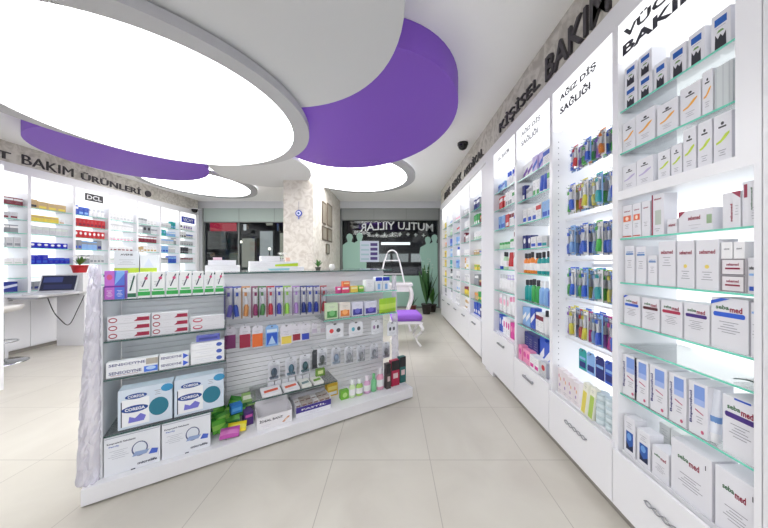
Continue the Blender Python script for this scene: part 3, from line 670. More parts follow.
near_row([
 (624, 635, .185, pic, 'left bottom shelf box with blue sea picture', NEAR_W, 0),
 (637, 650, .165, pic, 'right bottom shelf box with blue sea picture', NEAR_W, 0),
 (652, 669, .135, seb(None, z=.74), 'smaller green and red lettered box, bottom shelf', NEAR_W, 0),
 (671, 712, .225, seb(None, [('r', .86, .88, .78, .86, (50, 50, 60))], z=.74, w=.56), 'large green and red lettered box, middle of bottom shelf', NEAR_W, 0),
 (715, 760, .225, seb(None, [('r', .86, .88, .78, .86, (50, 50, 60))], z=.74, w=.56), 'large green and red lettered box, right end of bottom shelf', NEAR_W, 0)], .371, 'boxes on the bottom shelf of nearest cabinet')

p, rz = on_shelf(1, c_near, .50, .05, .9208)
m_ = MB(); vs_ = [(-.045 + .09 * i / 8, q * .10, .004 + .012 * math.sin(i / 8 * math.pi) + t_) for q in (0, 1) for t_ in (0, .004) for i in range(9)]
m_.geo(vs_, [(i, i + 1, 19 + i, 18 + i) for i in range(8)], C((40, 66, 60)), True); m_.geo([(x, y, z + .001) for x, y, z in vs_], [(9 + i, 10 + i, 28 + i, 27 + i) for i in range(8)], C((232, 234, 234)), True)
m_.geo(vs_, [(i, i + 1, 10 + i, 9 + i) for i in range(8)], C((40, 66, 60)), True)
o = m_.build('leaflet'); o.location = p; o.rotation_euler = (0, 0, rz); tag(o, 'dark edged leaflet lying alone on the nearly empty glass shelf', 'leaflet')
for k in range(6):
    p, rz = on_shelf(1, c_near, .10 + .055 * (k % 3), .16, .3715 + .09 * (k // 3)); o = carton(.05, .086, .10, (236, 238, 236), [('l', .5, .7, .7, 4, .15, GR)]); o.location = p; o.rotation_euler = (0, 0, rz)
    tag(o, 'small pale box, %s of %s layer, stacked behind the sea picture boxes' % (['leftmost', 'middle', 'rightmost'][k % 3], ['lower', 'upper'][k // 3]), 'box', 'pale boxes stacked behind the sea picture boxes')
# ------------------------------------------------------------------ toothbrush bay
brc = [(BL, W), (RD, W), (GN, W), (BL, LB), (TE, GN), (OR, W), (GN, LG), (BL, W), (PU, W), (YE, GN)]
b1, b2, b3, b4, b5, b6 = (64, 112, 224), (216, 60, 66), (84, 196, 84), (150, 96, 206), (226, 220, 84), (60, 186, 190)
rows_ = [(1.975, .155, [b1, b2, b3, b1, b4, OR, b3, b3]), (1.68, .19, [b3, b1, b2, b5, b5, b6, LB, b1]), (1.385, .20, [b1, LB, b1, b1, LB, b3, b1, LB]), (1.10, .20, [b3, b1, b3, b1, LB, b6, b5, b1]), (.83, .20, [b4, b5, b2, b5, LB, b1, MG, b1])]
for ri, (z, h, cols) in enumerate(rows_):
    MB().box(.018, BW - .018, .295, .308, z + h + .005, z + h + .03, WHITE).build('hook_rail', c_br)
    for k, colr in enumerate(cols):
        x = .105 + .059 * k; y = .05 if k % 2 else .075
        if ri == 0: y += .02
        b = MB().tube([(x, .30, z + h * .95), (x, y - .02, z + h * .95), (x, y - .03, z + h * .97)], .0022, CHROME, 5); b.build('hook', c_br)
        cur = (0, .18, -.15)[(k + ri) % 3]; card = W if (k + ri) % 3 else LB
        key = ('brush', colr, h, cur, card)
        for q in range(2):
            colr = cols[(k + q * 3) % 8]; key = ('brush', colr, h, cur, card)
            p, rz = on_shelf(1, c_br, x + (.012 if q else -.004), y + .028 * q, z + (.008 if (k + q) % 2 else 0))
            w_ = .050 if ri else .044
            place(key, lambda: brush_pack(w_, h, card, colr, colr, cur), p, rz, '%s toothbrush pack, %s hook, %s row%s' % (colour_name(colr), ORD[k].replace(' from left', ''), NTH[ri], ', front one' if q == 0 else ', behind the front one'), 'toothbrush', 'toothbrush packs of the %s row' % NTH[ri])
# bright slot shelves of the toothbrush bay
for z in (1.655, 1.36, 1.078, .80): MB().box(.018, BW - .018, .10, .305, z - .012, z, WHITE).build('shelf', c_br)
for k in range(5):
    p, rz = on_shelf(1, c_br, .19 + .075 * k, .10, .62); colr = [TE, LB, NV, BL, NV][k]
    MB().tube([(.19 + .075 * k, .30, .745), (.19 + .075 * k, .08, .745)], .0022, CHROME, 5).build('hook', c_br)
    place(('bp', colr), lambda: card_pack(.07, .14, colr, W, [('r', .1, .9, .12, .4, NV), ('r', .1, .9, .5, .62, LB)]), p, rz, '%s hanging card pack, %s of the row under the toothbrushes' % (colour_name(colr), ORD[k]), 'blister pack', 'blue card packs under the toothbrushes')
def cb(x, y, z, mk, label, cat, group=None, tilt=(0, 0)):
    p, rz = on_shelf(1, c_br, x, y, z); o = mk(); o.location = p; o.rotation_euler = (tilt[0], tilt[1], rz); tag(o, label, cat, group); return o
fl = [('o', .3, .7, .12, .08, (214, 150, 170)), ('o', .6, .6, .1, .08, (224, 176, 120)), ('o', .45, .35, .12, .07, (170, 140, 190)), ('l', .5, .15, .7, 2, .06, GR)]
for k in range(4):
    cb(.06 + .056 * k, .03, .401, lambda: carton(.053, .175 - .008 * k, .04, (232, 224, 226), fl), 'floral white box, %s, standing above the second drawer' % ORD[k], 'box', 'floral boxes above the drawer')
for k, cc_ in enumerate([(222, 208, 90), (170, 200, 90)]):
    cb(.315 + .06 * k, .012, .401, lambda: carton(.04, .20, .03, (236, 236, 220), [('r', .1, .9, .04, .74, cc_), ('l', .5, .9, .6, 2, .05, GR)]), ['yellow striped upright box leaning beside floral boxes', 'green striped upright box beside the round jars'][k], 'box', None, (0, R(9)))
for k in range(2):
    for q in range(4):
        cb(.425 + .072 * k, .02, .401 + .046 * q, lambda: jar(.066, .045, (214, 226, 230), (190, 206, 212)), 'round pale jar, %s from bottom of the %s jar stack' % (['first', 'second', 'third', 'fourth'][q], ['left', 'right'][k]), 'jar', 'stacked round jars')

# ------------------------------------------------------------------ left wall cabinets
lz = [2.16, 1.96, 1.76, 1.55, 1.30, 1.10]
LBAY = [3.485 + BW * i for i in range(7)]
PGN = (206, 216, 208); RB_ = (24, 34, 180)
lp = {
 0: [[(c, MR, W, 5, .1, .10, 0)], [(c, PG, MR, 5, .09, .09, 1)], [(c, GY, W, 5, .09, .11, 0)], [(c, PG, GY, 6, .08, .13, 1)], [(c, W, PGN, 4, .1, .08, 1)], [('bottle', LG, W, 3, .09, .11, 0), (c, PGN, W, 2, .1, .06, 1)]],
 1: [[(c, TN, DK, 1, .1, .12, 1), (c, TN, YE, 2, .12, .11, 1)], [(c, YE, TN, 4, .09, .09, 0), (c, W, TN, 2, .08, .07, 1)], [(c, PG, PGN, 6, .08, .12, 0)], [(c, RB_, W, 6, .08, .08, 2)], [(c, RB_, BL, 3, .075, .13, 1), (c, RB_, BL, 4, .07, .09, 0)], []],
 2: [[(c, BL, W, 1, .07, .15, 0), (c, BL, LB, 2, .08, .13, 1), ('bottle', W, PG, 3, .07, .13, 1)], [(c, RD, MR, 8, .062, .13, 1)], [(c, RD, W, 7, .07, .12, 2)], [(c, GY, BL, 2, .06, .15, 1), (c, LB, GY, 3, .08, .14, 0), (c, GY, NV, 1, .08, .16, 1)], [(c, GY, W, 4, .06, .14, 0), (c, PG, GY, 4, .06, .15, 1)], []],
 3: [[(c, W, PG, 7, .07, .14, 1)], [(c, W, PG, 7, .07, .13, 0)], [(c, W, PK, 7, .07, .07, 1)], [(c, W, MR, 6, .08, .08, 1)], [(c, W, PGN, 4, .1, .10, 0)], []],
 4: [[(c, PG, GY, 3, .08, .13, 0), (c, W, PG, 2, .08, .1, 1)], [(c, PG, W, 2, .07, .13, 0), (c, GY, DK, 2, .1, .17, 2), (c, PG, GY, 1, .08, .12, 0)], [(c, MR, W, 6, .08, .13, 0)], [(c, TN, W, 2, .08, .1, 1), (c, W, TN, 4, .08, .13, 1)], [(c, GY, W, 4, .09, .09, 0)], []],
 5: [[(c, PG, W, 4, .08, .11, 0), (c, TE, LB, 2, .07, .15, 1)], [(c, TE, LB, 2, .09, .13, 2), (c, LB, W, 4, .07, .1, 0)], [(c, PG, LB, 5, .08, .12, 0), (c, GY, W, 1, .08, .15, 0)], [(c, LB, BL, 3, .08, .15, 1), (c, PG, W, 3, .07, .14, 0)], [(c, PG, GY, 3, .08, .12, 0), (c, BL, LB, 2, .08, .15, 0)], []],
 6: [[('bottle', DK, W, 2, .07, .15, 1), (c, W, PU, 4, .08, .13, 2)], [(c, W, DK, 3, .08, .14, 1), (c, PG, BL, 2, .08, .1, 0)], [(c, PG, GY, 6, .08, .11, 1)], [(c, DK, GY, 4, .08, .15, 1), (c, PG, GY, 2, .07, .13, 0)], [(c, PG, MR, 5, .08, .13, 0)], []],
}
ldesc = ['at the left edge of photo', 'with deep blue boxes', 'with the dark DCL sign', 'with mostly white boxes', 'with a grey numbered box row', 'with pale blue boxes', 'with the blue VICHY sign, nearest the far window']
for i in range(7):
    sg = None
    if i == 2: sg = ('DCL', .31, 2.50, .30, .13, (40, 38, 42), (236, 236, 236))
    if i == 6: sg = ('VICHY', .29, 2.44, .46, .15, (40, 56, 180), (236, 240, 250))
    cab, _ = cabinet(-1, LBAY[i], BW, '%s left wall cabinet %s' % (['first', 'second', 'third', 'fourth', 'fifth', 'sixth', 'seventh'][i], ldesc[i]), lz + [.90], 2.645, 2.36 if i != 6 else 2.34, drawer_z=.88, sign=sg, edge=EDGE)
    for j, z in enumerate(lz[:-1]):
        fill(-1, cab, z, NTH[j], '%s left cabinet' % ['first', 'second', 'third', 'fourth', 'fifth', 'sixth', 'seventh'][i], lp[i][j], y=.05)
    if i < 2:
        fill(-1, cab, .901, 'bottom', '%s left cabinet' % ['first', 'second'][i], [(c, (50, 64, 150), (220, 224, 240), 2, .24, .13, 3)] if i == 0 else [(c, GY, NV, 2, .08, .12, 1)], y=.09)
slabbox('trim_7', -5.78, XL, 3.15, 3.484, 0, 2.645, m=WHITE)
slabbox('trim_8', -5.78, XL + .02, 7.512, 7.60, 0, 2.645, m=WHITE)
# white partition edge at far left
slabbox('wall_partition', -4.5, -4.085, 2.80, 2.84, 0, 2.36, m=WHITE)

# desk with laptop
dk = empty('desk', (-5.15, 3.72, 0)); tag(dk, 'white desk carrying a laptop in front of the left cabinets', 'desk')
MB().box(-.28, .28, .0, .63, .845, .875, WHITE).build('desk_top', dk, bevel=.003); MB().box(-.2, .24, .59, .625, 0, .845, WHITE).build('end_panel', dk); MB().box(-.26, -.22, .02, .06, 0, .845, WHITE).build('leg', dk)
MB().box(-.24, .20, .05, .555, .845 - .03, .845, STEEL).build('cable_tray', dk)
lt = empty('laptop', (-4.94, 3.90, .8755), R(24)); tag(lt, 'open dark laptop on the white desk at left', 'laptop')
MB().box(-.2, .2, -.14, .14, 0, .018, C((196, 198, 204))).build('keyboard_base', lt, bevel=.004)
sc = MB().box(-.2, .2, -.008, 0, 0, .26, C((190, 192, 198))).gfx(.37, .23, [('r', 0, 1, 0, 1, (30, 34, 60)), ('r', .05, .6, .55, .9, (60, 72, 130)), ('r', .1, .9, .1, .4, (44, 50, 92))], z0=.015)
for i_, v in enumerate(sc.v):
    sc.v[i_] = (v[0], v[1] - (.0078 if i_ >= 8 else 0), v[2])
s_ = sc.build('screen', lt); s_.location = (0, .138, .019); s_.rotation_euler = (R(-20), 0, 0)
cbm = MB(); pts = []
for i in range(22):
    t = i / 21; pts.append((-4.845, 3.80 + t * .45, .83 - .42 * math.sin(t * math.pi) - .02 * math.sin(t * 14)))
cbm.tube(pts, .006, DARK); o = cbm.build('cable'); tag(o, 'dark cable hanging in a loop below the desk', 'cable')
def plant(loc, pot_r, pot_h, potm, leafm, n, ln, label, name='potted_plant', spread=1.0, flower=None, stems=0):
    t = empty(name, loc); tag(t, label, 'plant')
    MB().lathe([(pot_r * .72, 0), (pot_r * .95, pot_h * .85), (pot_r * 1.05, pot_h * .86), (pot_r * 1.05, pot_h), (pot_r * .8, pot_h * .97)], potm, 16).build('pot', t)
    b = MB(); rnd = random.Random(5)
    for i in range(n):
        a = rnd.uniform(0, 6.28); l = ln * rnd.uniform(.6, 1.05); sp = rnd.uniform(.15, .8) * spread; base = Vector((0, 0, pot_h * .95)); w = l * (.09 if ln < .9 else .055)
        d = Vector((math.cos(a), math.sin(a), 0)); s_ = Vector((-math.sin(a), math.cos(a), 0)); prev = None
        for k in range(6):
            q = k / 5; p = base + d * l * sp * q + Vector((0, 0, l * (q - .45 * sp * q * q))); ww = w * math.sin(math.pi * min(.97, q * .85 + .1))
            cur = (p - s_ * ww, p + Vector((0, 0, -ww * .3)), p + s_ * ww)
            if prev: b.face([prev[0], prev[1], cur[1], cur[0]], leafm, True); b.face([prev[1], prev[2], cur[2], cur[1]], leafm, True)
            prev = cur
    b.build('leaves', t)
    if flower:
        f = MB()
        for i in range(flower[1]):
            a = rnd.uniform(0, 6.28); r_ = flower[2] * rnd.uniform(.3, 1); z = pot_h + ln * rnd.uniform(.75, 1.1); cx, cy = r_ * math.cos(a), r_ * math.sin(a)
            for q in range(5):
                an = q * 1.2566; f.face([(cx, cy, z), (cx + .022 * math.cos(an - .5), cy + .022 * math.sin(an - .5), z + .006), (cx + .036 * math.cos(an), cy + .036 * math.sin(an), z + .012), (cx + .022 * math.cos(an + .5), cy + .022 * math.sin(an + .5), z + .006)], flower[0])
        f.build('flowers', t)
    return t
LEAF = mat('leaf_green', (74, 128, 54), 0.5); LEAFD = mat('dark_leaf', (50, 92, 48), 0.5)
o = carton(.24, .29, .12, (232, 232, 234), [('l', .5, .8, .6, 2, .06, GR)]); o.location = (-4.95, 4.22, .8755); tag(o, 'plain white box on the desk end carrying the red pot', 'box')
plant((-4.95, 4.28, 1.1665), .10, .12, C((190, 30, 38)), LEAF, 30, .16, 'red pot with small green plant on white box at desk end', flower=(C((240, 240, 236)), 8, .08))
# bar stool
st = empty('bar_stool', (-5.36, 3.95, 0)); tag(st, 'chrome pedestal stool with white seat in front of left cabinets', 'stool')
MB().lathe([(.235, 0), (.235, .008), (.20, .02), (.05, .035), (.03, .06)], CHROME, 32).build('base', st); MB().lathe([(.03, .05), (.03, .68)], CHROME, 14).build('column', st)
st.location = (-5.0, 3.70, 0)
MB().lathe([(.05, .66), (.17, .70), (.19, .74), (.18, .77), (.12, .755)], mat('white_seat', (232, 230, 226), .35), 24).build('seat', st)
MB().tube([(.14 * math.cos(a * math.pi / 8), .14 * math.sin(a * math.pi / 8), .28) for a in range(16)], .009, CHROME, 6, closed=True).build('foot_ring', st)
st.location = (-5.16, 3.56, 0)

# ------------------------------------------------------------------ island gondola
IB = (-1.69, 1.464, 0); IR = R(32.2)
def iw(x, y, z): return world_pt(IB, IR, x, y, z)
cI, sI = math.cos(IR), math.sin(IR)
def it(px, d):
    k = (px - CX) / F; return (k * (IB[1] + cI * d) - IB[0] + sI * d) / (cI - sI * k)
def iz(py, t, d): return EYE - (py - CY) / F * (IB[1] + sI * t + cI * d)
gd = empty('display_gondola', IB, IR); tag(gd, 'white angled island gondola with slatwall, glass shelves and glass top', 'display stand')
MB().box(0, 2.24, 0, .80, .012, .105, WHITE).box(.02, 2.22, .02, .78, 0, .012, DARK).build('plinth', gd, bevel=.003)
SLAT = mat('slatwall_white', (240, 241, 244), .4)
sl = MB().box(.075, 2.12, .385, .40, .105, 1.235, SLAT); z = .125
while z < 1.12:
    sl.box(.075, 2.12, .376, .3845, z, z + .032, SLAT); z += .038
sl.build('slatwall', gd)
MB().box(.075, 2.12, .365, .384, 1.14, 1.235, WHITE).build('top_panel', gd)
MB().box(.075, 2.12, .402, .78, .105, 1.235, WHITE).build('rear_body', gd)
MB().box(.02, 2.16, .26, .86, 1.25, 1.262, SHELFG, front=DEDGE).build('glass_top', gd)
MB().box(.1, 2.1, .36, .76, 1.236, 1.2495, WHITE).build('top_frame', gd)
MB().box(.058, .072, .05, .384, .106, 1.20, GREYP).build('side_panel', gd)
MB().box(.672, .676, .06, .37, .106, 1.18, PLASTIC).build('divider', gd)
for z, x1 in ((1.125, .674), (.885, .674), (.664, .674), (.34, .60)):
    MB().box(.075, x1, .05, .37, z - .008, z, SHELFG, front=DEDGE).build('shelf', gd)
MB().box(1.38, 2.12, .10, .37, 1.055, 1.063, SHELFG, front=EDGE).build('shelf', gd)
MB().box(1.38, 2.12, .10, .37, .835, .843, SHELFG, front=EDGE).build('shelf', gd)
MB().box(.84, 1.50, .10, .37, .302, .310, SHELFG, front=DEDGE).build('shelf', gd)
def acrylic(x0b, x0t, x1b, x1t, z0, z1, y, label_seed):
    rnd = random.Random(label_seed); b = MB(); nx, nz = 8, 46; vs = []
    for j in range(nz + 1):
        for i in range(nx + 1):
            u, v = i / nx, j / nz; xa = x0b + (x0t - x0b) * v; xb = x1b + (x1t - x1b) * v
            vs.append((xa + (xb - xa) * u + rnd.uniform(-.003, .003), y + rnd.uniform(-.008, .008) + .03 * (2 * u - 1) ** 2, z0 + (z1 - z0) * v + rnd.uniform(-.006, .006)))
    fs = [(j * (nx + 1) + i, j * (nx + 1) + i + 1, (j + 1) * (nx + 1) + i + 1, (j + 1) * (nx + 1) + i) for j in range(nz) for i in range(nx)]
    b.geo(vs, fs, ACRYL); o = b.build('acrylic_panel', gd)
    s = o.modifiers.new('thick', 'SOLIDIFY'); s.thickness = .004; return o
acrylic(-.035, .015, .065, .066, .107, 1.33, .02, 1)
acrylic(2.14, 2.14, 2.235, 2.19, .107, 1.20, .20, 2)

def isl(mk, px0, px1, d, z, h, label, cat, group=None, wk=None, dz=0, rot=0, tilt=(0, 0)):
    """mk(w,h) builds; px0..px1 are the item's edges in the photo at depth d behind the plinth front"""
    a, b_ = it(px0, d), it(px1, d); w = round(b_ - a - .003, 3); o = mk(max(w, .012), h)
    o.location = iw((a + b_) / 2, d, z + .0008); o.rotation_euler = (tilt[0], tilt[1], IR + rot); tag(o, label, cat, group); return o
# shelf 1: upright cartons
isl(lambda w, h: carton(w, h, .07, (150, 90, 200), [('r', 0, .48, 0, 1, (196, 110, 206)), ('r', .5, 1, 0, 1, (90, 120, 220)), ('o', .25, .78, .14, .1, (220, 90, 140)), ('p', [(.5, .5), (1, .9), (1, 1), (.6, 1)], (130, 180, 240)), ('r', 0, 1, .42, .48, (120, 40, 160)), ('l', .25, .3, .3, 5, .05, W), ('l', .75, .3, .3, 5, .05, W)]),
    104, 125, .07, 1.125, .165, 'purple and blue carton at left end of the island top shelf', 'box')
gt = [('r', .0, 1, .08, .24, (50, 170, 80)), ('p', [(.28, .42), (.40, .42), (.86, .92), (.74, .92)], (60, 66, 90)), ('o', .66, .76, .14, .06, (214, 80, 130)), ('r', .1, .9, .27, .34, (120, 200, 140)), ('l', .3, .62, .3, 3, .06, GR)]
xs = [126.5, 137, 151, 165.5, 179, 192, 204, 214.5, 224.5]
for k in range(8):
    isl(lambda w, h: carton(w, h, .05, (240, 243, 244), gt if k else [('r', 0, 1, .04, .2, (40, 110, 80)), ('p', [(.2, .3), (.4, .3), (.9, .9), (.7, .9)], (40, 90, 80)), ('l', .4, .7, .4, 3, .06, GR)]), xs[k] + .6, xs[k + 1] - .6, .07, 1.125, .155 if k else .15,
        'white and green upright carton, %s on island top shelf' % ORD[k], 'box', 'white and green cartons on the island top shelf')
# shelf 2: flat toothpaste cartons
DR = (158, 34, 66)
gp = [('o', .12, .5, .10, .34, DR), ('o', .12, .5, .075, .2, (226, 226, 230)), ('r', .68, .98, .2, .72, DR), ('p', [(.6, .2), (.68, .2), (.68, .5)], DR), ('l', .44, .62, .3, 2, .25, GR)]
for ci, (a, b_, n) in enumerate(((107, 150.5, 3), (151.5, 188.5, 4), (190.5, 224.5, 2))):
    for q in range(n if ci != 1 else 3):
        isl(lambda w, h: carton(w, h, .04, (222, 222, 228), gp if ci < 2 else [('o', .2, .5, .14, .3, (196, 70, 100)), ('o', .2, .55, .11, .18, (226, 226, 230)), ('l', .6, .6, .5, 2, .25, GR)]), a, b_, .075, .885 + .046 * q, .044 if ci != 2 else .045,
            'flat silver and dark red carton, %s in the %s stack, island second shelf' % (['lowest', 'middle', 'top'][q], ['left', 'middle', 'right'][ci]), 'box', 'flat dark red cartons on the island second shelf')
# shelf 3: SENSODYNE cartons
gs = [('t', 'SENSODYNE', .36, .55, .62, .42, (92, 96, 140)), ('r', .72, 1, .12, .9, (70, 120, 226)), ('o', .86, .6, .1, .25, (190, 215, 250)), ('r', .08, .6, .2, .26, (196, 150, 160))]
gs2 = [('t', 'SENSODYNE', .4, .58, .7, .36, (92, 96, 140)), ('p', [(.8, .1), (1, .5), (.8, .9)], (60, 100, 220)), ('l', .4, .25, .5, 1, .1, GR)]
lab = ['left', 'middle', 'right']
for ci, (a, b_, n) in enumerate(((105.5, 158, 2), (159, 189, 2), (190.5, 224.5, 3))):
    for q in range(n):
        isl(lambda w, h: carton(w, h, .04, (240, 242, 246), (gs if q == 0 else gs2[:1] + [('r', .76, 1, .1, .9, (176, 170, 160)), ('l', .4, .25, .5, 1, .1, GR)]) if ci == 0 else (gs2 if ci == 1 else [('l', .4, .65, .6, 2, .25, (90, 100, 170)), ('o', .84, .5, .09, .3, (70, 100, 190))])), a, b_, .07, .664 + .046 * q, .044,
            'white flat toothpaste carton, %s of the %s stack, island third shelf' % (['lowest', 'second', 'top'][q], lab[ci]), 'box', 'flat white cartons on the island third shelf')
isl(lambda w, h: carton(w, h, .04, (110, 116, 200), [('r', .1, .9, .3, .7, (70, 76, 150))]), 196, 220, .10, .664 + .139, .035, 'short violet blue carton on top of right toothpaste stack', 'box')
# shelf 4: two denture cleaner cartons
TL = (40, 122, 146); NB = (36, 72, 150)
gc = [('r', .05, .07, .06, .7, (60, 70, 86)), ('r', .07, .56, .06, .74, (244, 246, 250)), ('o', .32, .80, .2, .07, NB), ('t', 'COREGA', .32, .80, .3, .07, (240, 244, 250)), ('o', .30, .48, .24, .09, NB), ('t', 'COREGA', .30, .48, .36, .08, (240, 244, 250)), ('o', .74, .42, .19, .24, TL),
      ('p', [(.18, .14), (.46, .14), (.5, .26), (.4, .34), (.3, .24), (.2, .30)], (120, 120, 210)), ('o', .9, .88, .12, .10, (60, 150, 200)), ('l', .72, .85, .14, 3, .05, GR)]
isl(lambda w, h: carton(w, h, .09, (214, 226, 240), gc), 117.5, 172.5, .08, .34, .235, 'left of two pale blue cartons with teal ovals, low on island', 'box', 'pale blue cartons with teal ovals')
isl(lambda w, h: carton(w, h, .09, (214, 226, 240), gc), 174, 224, .08, .34, .235, 'right of two pale blue cartons with teal ovals, low on island', 'box', 'pale blue cartons with teal ovals')
gm = [('t', 'Kompresörlü Nebulizatör', .30, .82, .50, .06, (50, 54, 80)), ('t', 'Family', .17, .74, .18, .05, (80, 110, 190)), ('l', .25, .62, .36, 5, .05, (190, 194, 204)), ('o', .62, .52, .15, .20, (90, 100, 140)), ('o', .62, .53, .125, .165, (226, 232, 242)), ('p', [(.48, .34), (.74, .34), (.80, .44), (.54, .46)], (150, 170, 210)),
      ('p', [(.78, .30), (.94, .28), (.96, .40), (.84, .44)], (80, 110, 210)), ('t', 'microlife', .76, .13, .36, .07, (60, 66, 90)), ('r', .02, .98, .965, .985, (170, 176, 190)), ('r', .46, .54, -.0, .03, (60, 66, 90))]
isl(lambda w, h: carton(w, h, .16, (232, 235, 242), gm), 103.5, 160.5, .05, .105, .222, 'left white nebuliser carton on the island plinth', 'box', 'white nebuliser cartons on the plinth')
isl(lambda w, h: carton(w, h, .16, (232, 235, 242), gm), 161.5, 210.5, .05, .105, .222, 'right white nebuliser carton on the island plinth', 'box', 'white nebuliser cartons on the plinth')

# hooks and hanging packs of the middle section
def hang(px, py_top, d, w, h, mk, label, cat, group):
    t = it(px, d); z = iz(py_top, t, d) - h
    MB().tube([(t, .375, z + h * .945), (t, d - .02, z + h * .945), (t, d - .03, z + h * .96)], .0022, CHROME, 5).build('hook', gd)
    o = mk(); o.location = iw(t, d, z); o.rotation_euler = (0, 0, IR); tag(o, label, cat, group); return o
hp = [(228.5, (110, 100, 190), (90, 90, 120), .2), (237, (60, 90, 190), W, -.15), (245.5, (214, 150, 90), W, .1), (255.5, (150, 60, 110), W, 0), (262, (80, 140, 80), LG, .1), (270.5, (200, 60, 80), NV, 0), (279, (80, 80, 190), W, 0), (287, (160, 220, 90), W, 0), (296, (190, 150, 220), (90, 90, 110), 0), (303.5, (40, 60, 140), W, 0), (309.5, (50, 80, 190), W, 0), (316, (40, 60, 170), NV, 0), (323.5, (200, 80, 90), (60, 50, 60), .1)]
for k, (px, colr, card, cur) in enumerate(hp):
    hang(px, 286.5 - .08 * k, .26, .05, .25, lambda: brush_pack(.062, .25, (226, 226, 236) if card != W else W, colr, colr, cur), '%s hanging toothbrush pack, %s in the island\'s upper hook row' % (colour_name(colr), ORD[k]), 'toothbrush', 'toothbrush packs hanging on the island')
h2 = [(230, (130, 50, 110)), (245, (160, 40, 70)), (257.5, (226, 110, 50)), (272, (70, 130, 220)), (286.5, (230, 206, 90)), (296.5, (150, 40, 60)), (305.5, (50, 70, 180)), (314.5, (190, 180, 200)), (323, (200, 190, 200))]
for k, (px, colr) in enumerate(h2):
    w_ = .074 if k not in (3, 4) else .095
    if k >= 7: w_ = .05
    g = [('r', 0, 1, .02, .62, colr), ('l', .5, .74, .6, 2, .06, GR)] if k < 3 else ([('r', .08, .92, .08, .62, (40, 90, 200)), ('p', [(.2, .1), (.5, .5), (.8, .1)], (180, 210, 240)), ('r', .1, .9, .66, .8, (220, 236, 250))] if k == 3 else [('r', .08, .92, .06, .42, colr), ('l', .5, .66, .6, 3, .08, GR)])
    hh = .172 if k < 5 else (.15 if k < 7 else .095)
    hang(px, 326.5 - .55 * k, .24, w_, hh, lambda: card_pack(w_, hh, (220, 218, 228) if k != 3 else LB, colr, g), 'small %s hanging card pack, %s in the island\'s second hook row' % (colour_name(colr), ORD[k]), 'blister pack', 'card packs hanging on the island')
h3 = [(274, 362), (291, 358.5), (305, 356), (315, 352), (322, 350), (336, 349), (349, 348), (361, 347), (374, 345), (386, 344)]
for k, (px, py) in enumerate(h3):
    colr = [(90, 110, 130), (90, 130, 150), (80, 120, 130), (40, 44, 50), (120, 130, 130), (170, 190, 214), (180, 184, 190), (176, 180, 186), (170, 176, 184), (160, 164, 172)][k]
    hang(px, py - 2, .25, .10, .165, lambda: card_pack(.09 if k != 3 else .05, .165, (228, 231, 238) if k != 3 else (60, 62, 70), colr, [('r', .12, .88, .1, .2, colr), ('l', .5, .84, .5, 2, .05, GR)], body=colr if k != 3 else None), 'clear and grey soother pack, %s in the island\'s lowest hook row' % ORD[k], 'blister pack', 'soother packs hanging on the island')
h4 = [(335, 323, .16, (214, 60, 60)), (356, 321.5, .14, (90, 170, 190)), (376, 320, .10, (150, 110, 160)), (392, 322, .11, (60, 64, 72))]
for k, (px, py, w_, colr) in enumerate(h4):
    hang(px, py, .16, w_, .135, lambda: card_pack(w_, .135, (226, 228, 234), colr, [('o', .3, .5, .12, .14, colr), ('o', .7, .5, .12, .14, (90, 90, 100)), ('l', .5, .2, .7, 2, .08, GR)]), 'white pack with coloured discs, %s under the island\'s right glass shelves' % ORD[k], 'blister pack', 'white packs under the right glass shelves')
# right glass shelves
cols = [(196, 60, 130), (228, 80, 120), (240, 210, 90), (120, 190, 70)]
for k, (a, b_) in enumerate(((337, 341), (341.5, 349.5), (350.5, 358), (358.5, 364))):
    isl(lambda w, h: carton(w, h, .05, cols[k], [('r', .1, .9, .55, .85, W if k < 2 else (250, 240, 180))]), a, b_, .14, 1.063, .055, '%s small box, %s on the island\'s upper right shelf' % (colour_name(cols[k]), ORD[k]), 'box', 'small bright boxes on the upper right shelf')
isl(lambda w, h: carton(w, h, .045, (232, 120, 70), [('r', .1, .9, .5, .8, (250, 210, 160))]), 343, 350, .145, 1.119, .045, 'orange small box stacked on the pink boxes', 'box')
isl(lambda w, h: carton(w, h, .06, (238, 240, 244), [('l', .5, .7, .6, 4, .1, GR)]), 365.5, 374, .14, 1.063, .105, 'plain white upright box beside the bright small boxes', 'box')
for k in range(2): isl(lambda w, h: carton(w, h, .05, (236, 240, 246), [('r', 0, 1, .72, 1, (34, 60, 190)), ('r', .3, .7, .1, .5, LB), ('l', .5, .6, .6, 2, .08, GR)]), 375.5 + 7.3 * k, 382.3 + 7.3 * k, .13, 1.063, .13, 'white upright box with deep blue top, %s one' % ['left', 'right'][k], 'box', 'blue topped boxes on the upper right shelf')
sh2 = [(326, 338, (206, 224, 190), (70, 140, 70), 'white and green'), (339.5, 350.5, (236, 228, 220), (224, 130, 60), 'white and orange'), (352, 363, (222, 222, 238), (60, 60, 150), 'left white and violet'), (364.5, 377, (222, 222, 238), (70, 60, 160), 'right white and violet')]
for k, (a, b_, base, acc, nm) in enumerate(sh2):
    isl(lambda w, h: carton(w, h, .05, base, [('r', .08, .92, .08, .5, acc), ('o', .5, .36, .25, .18, tuple(min(255, q + 50) for q in acc)), ('l', .5, .8, .6, 2, .08, GR)]), a, b_, .14, .843, .135 - .004 * k, '%s picture carton on the island\'s lower right shelf' % nm, 'box', 'picture cartons on the lower right shelf')
for k in range(4): isl(lambda w, h: pouch(w, h, (160, 208, 50), (196, 226, 90)), 379 + 3.6 * k, 387 + 3.0 * k, .13 + .01 * k, .843, .14, 'lime green pouch, %s at the end of lower right shelf' % ORD[k], 'pouch', 'lime green pouches')
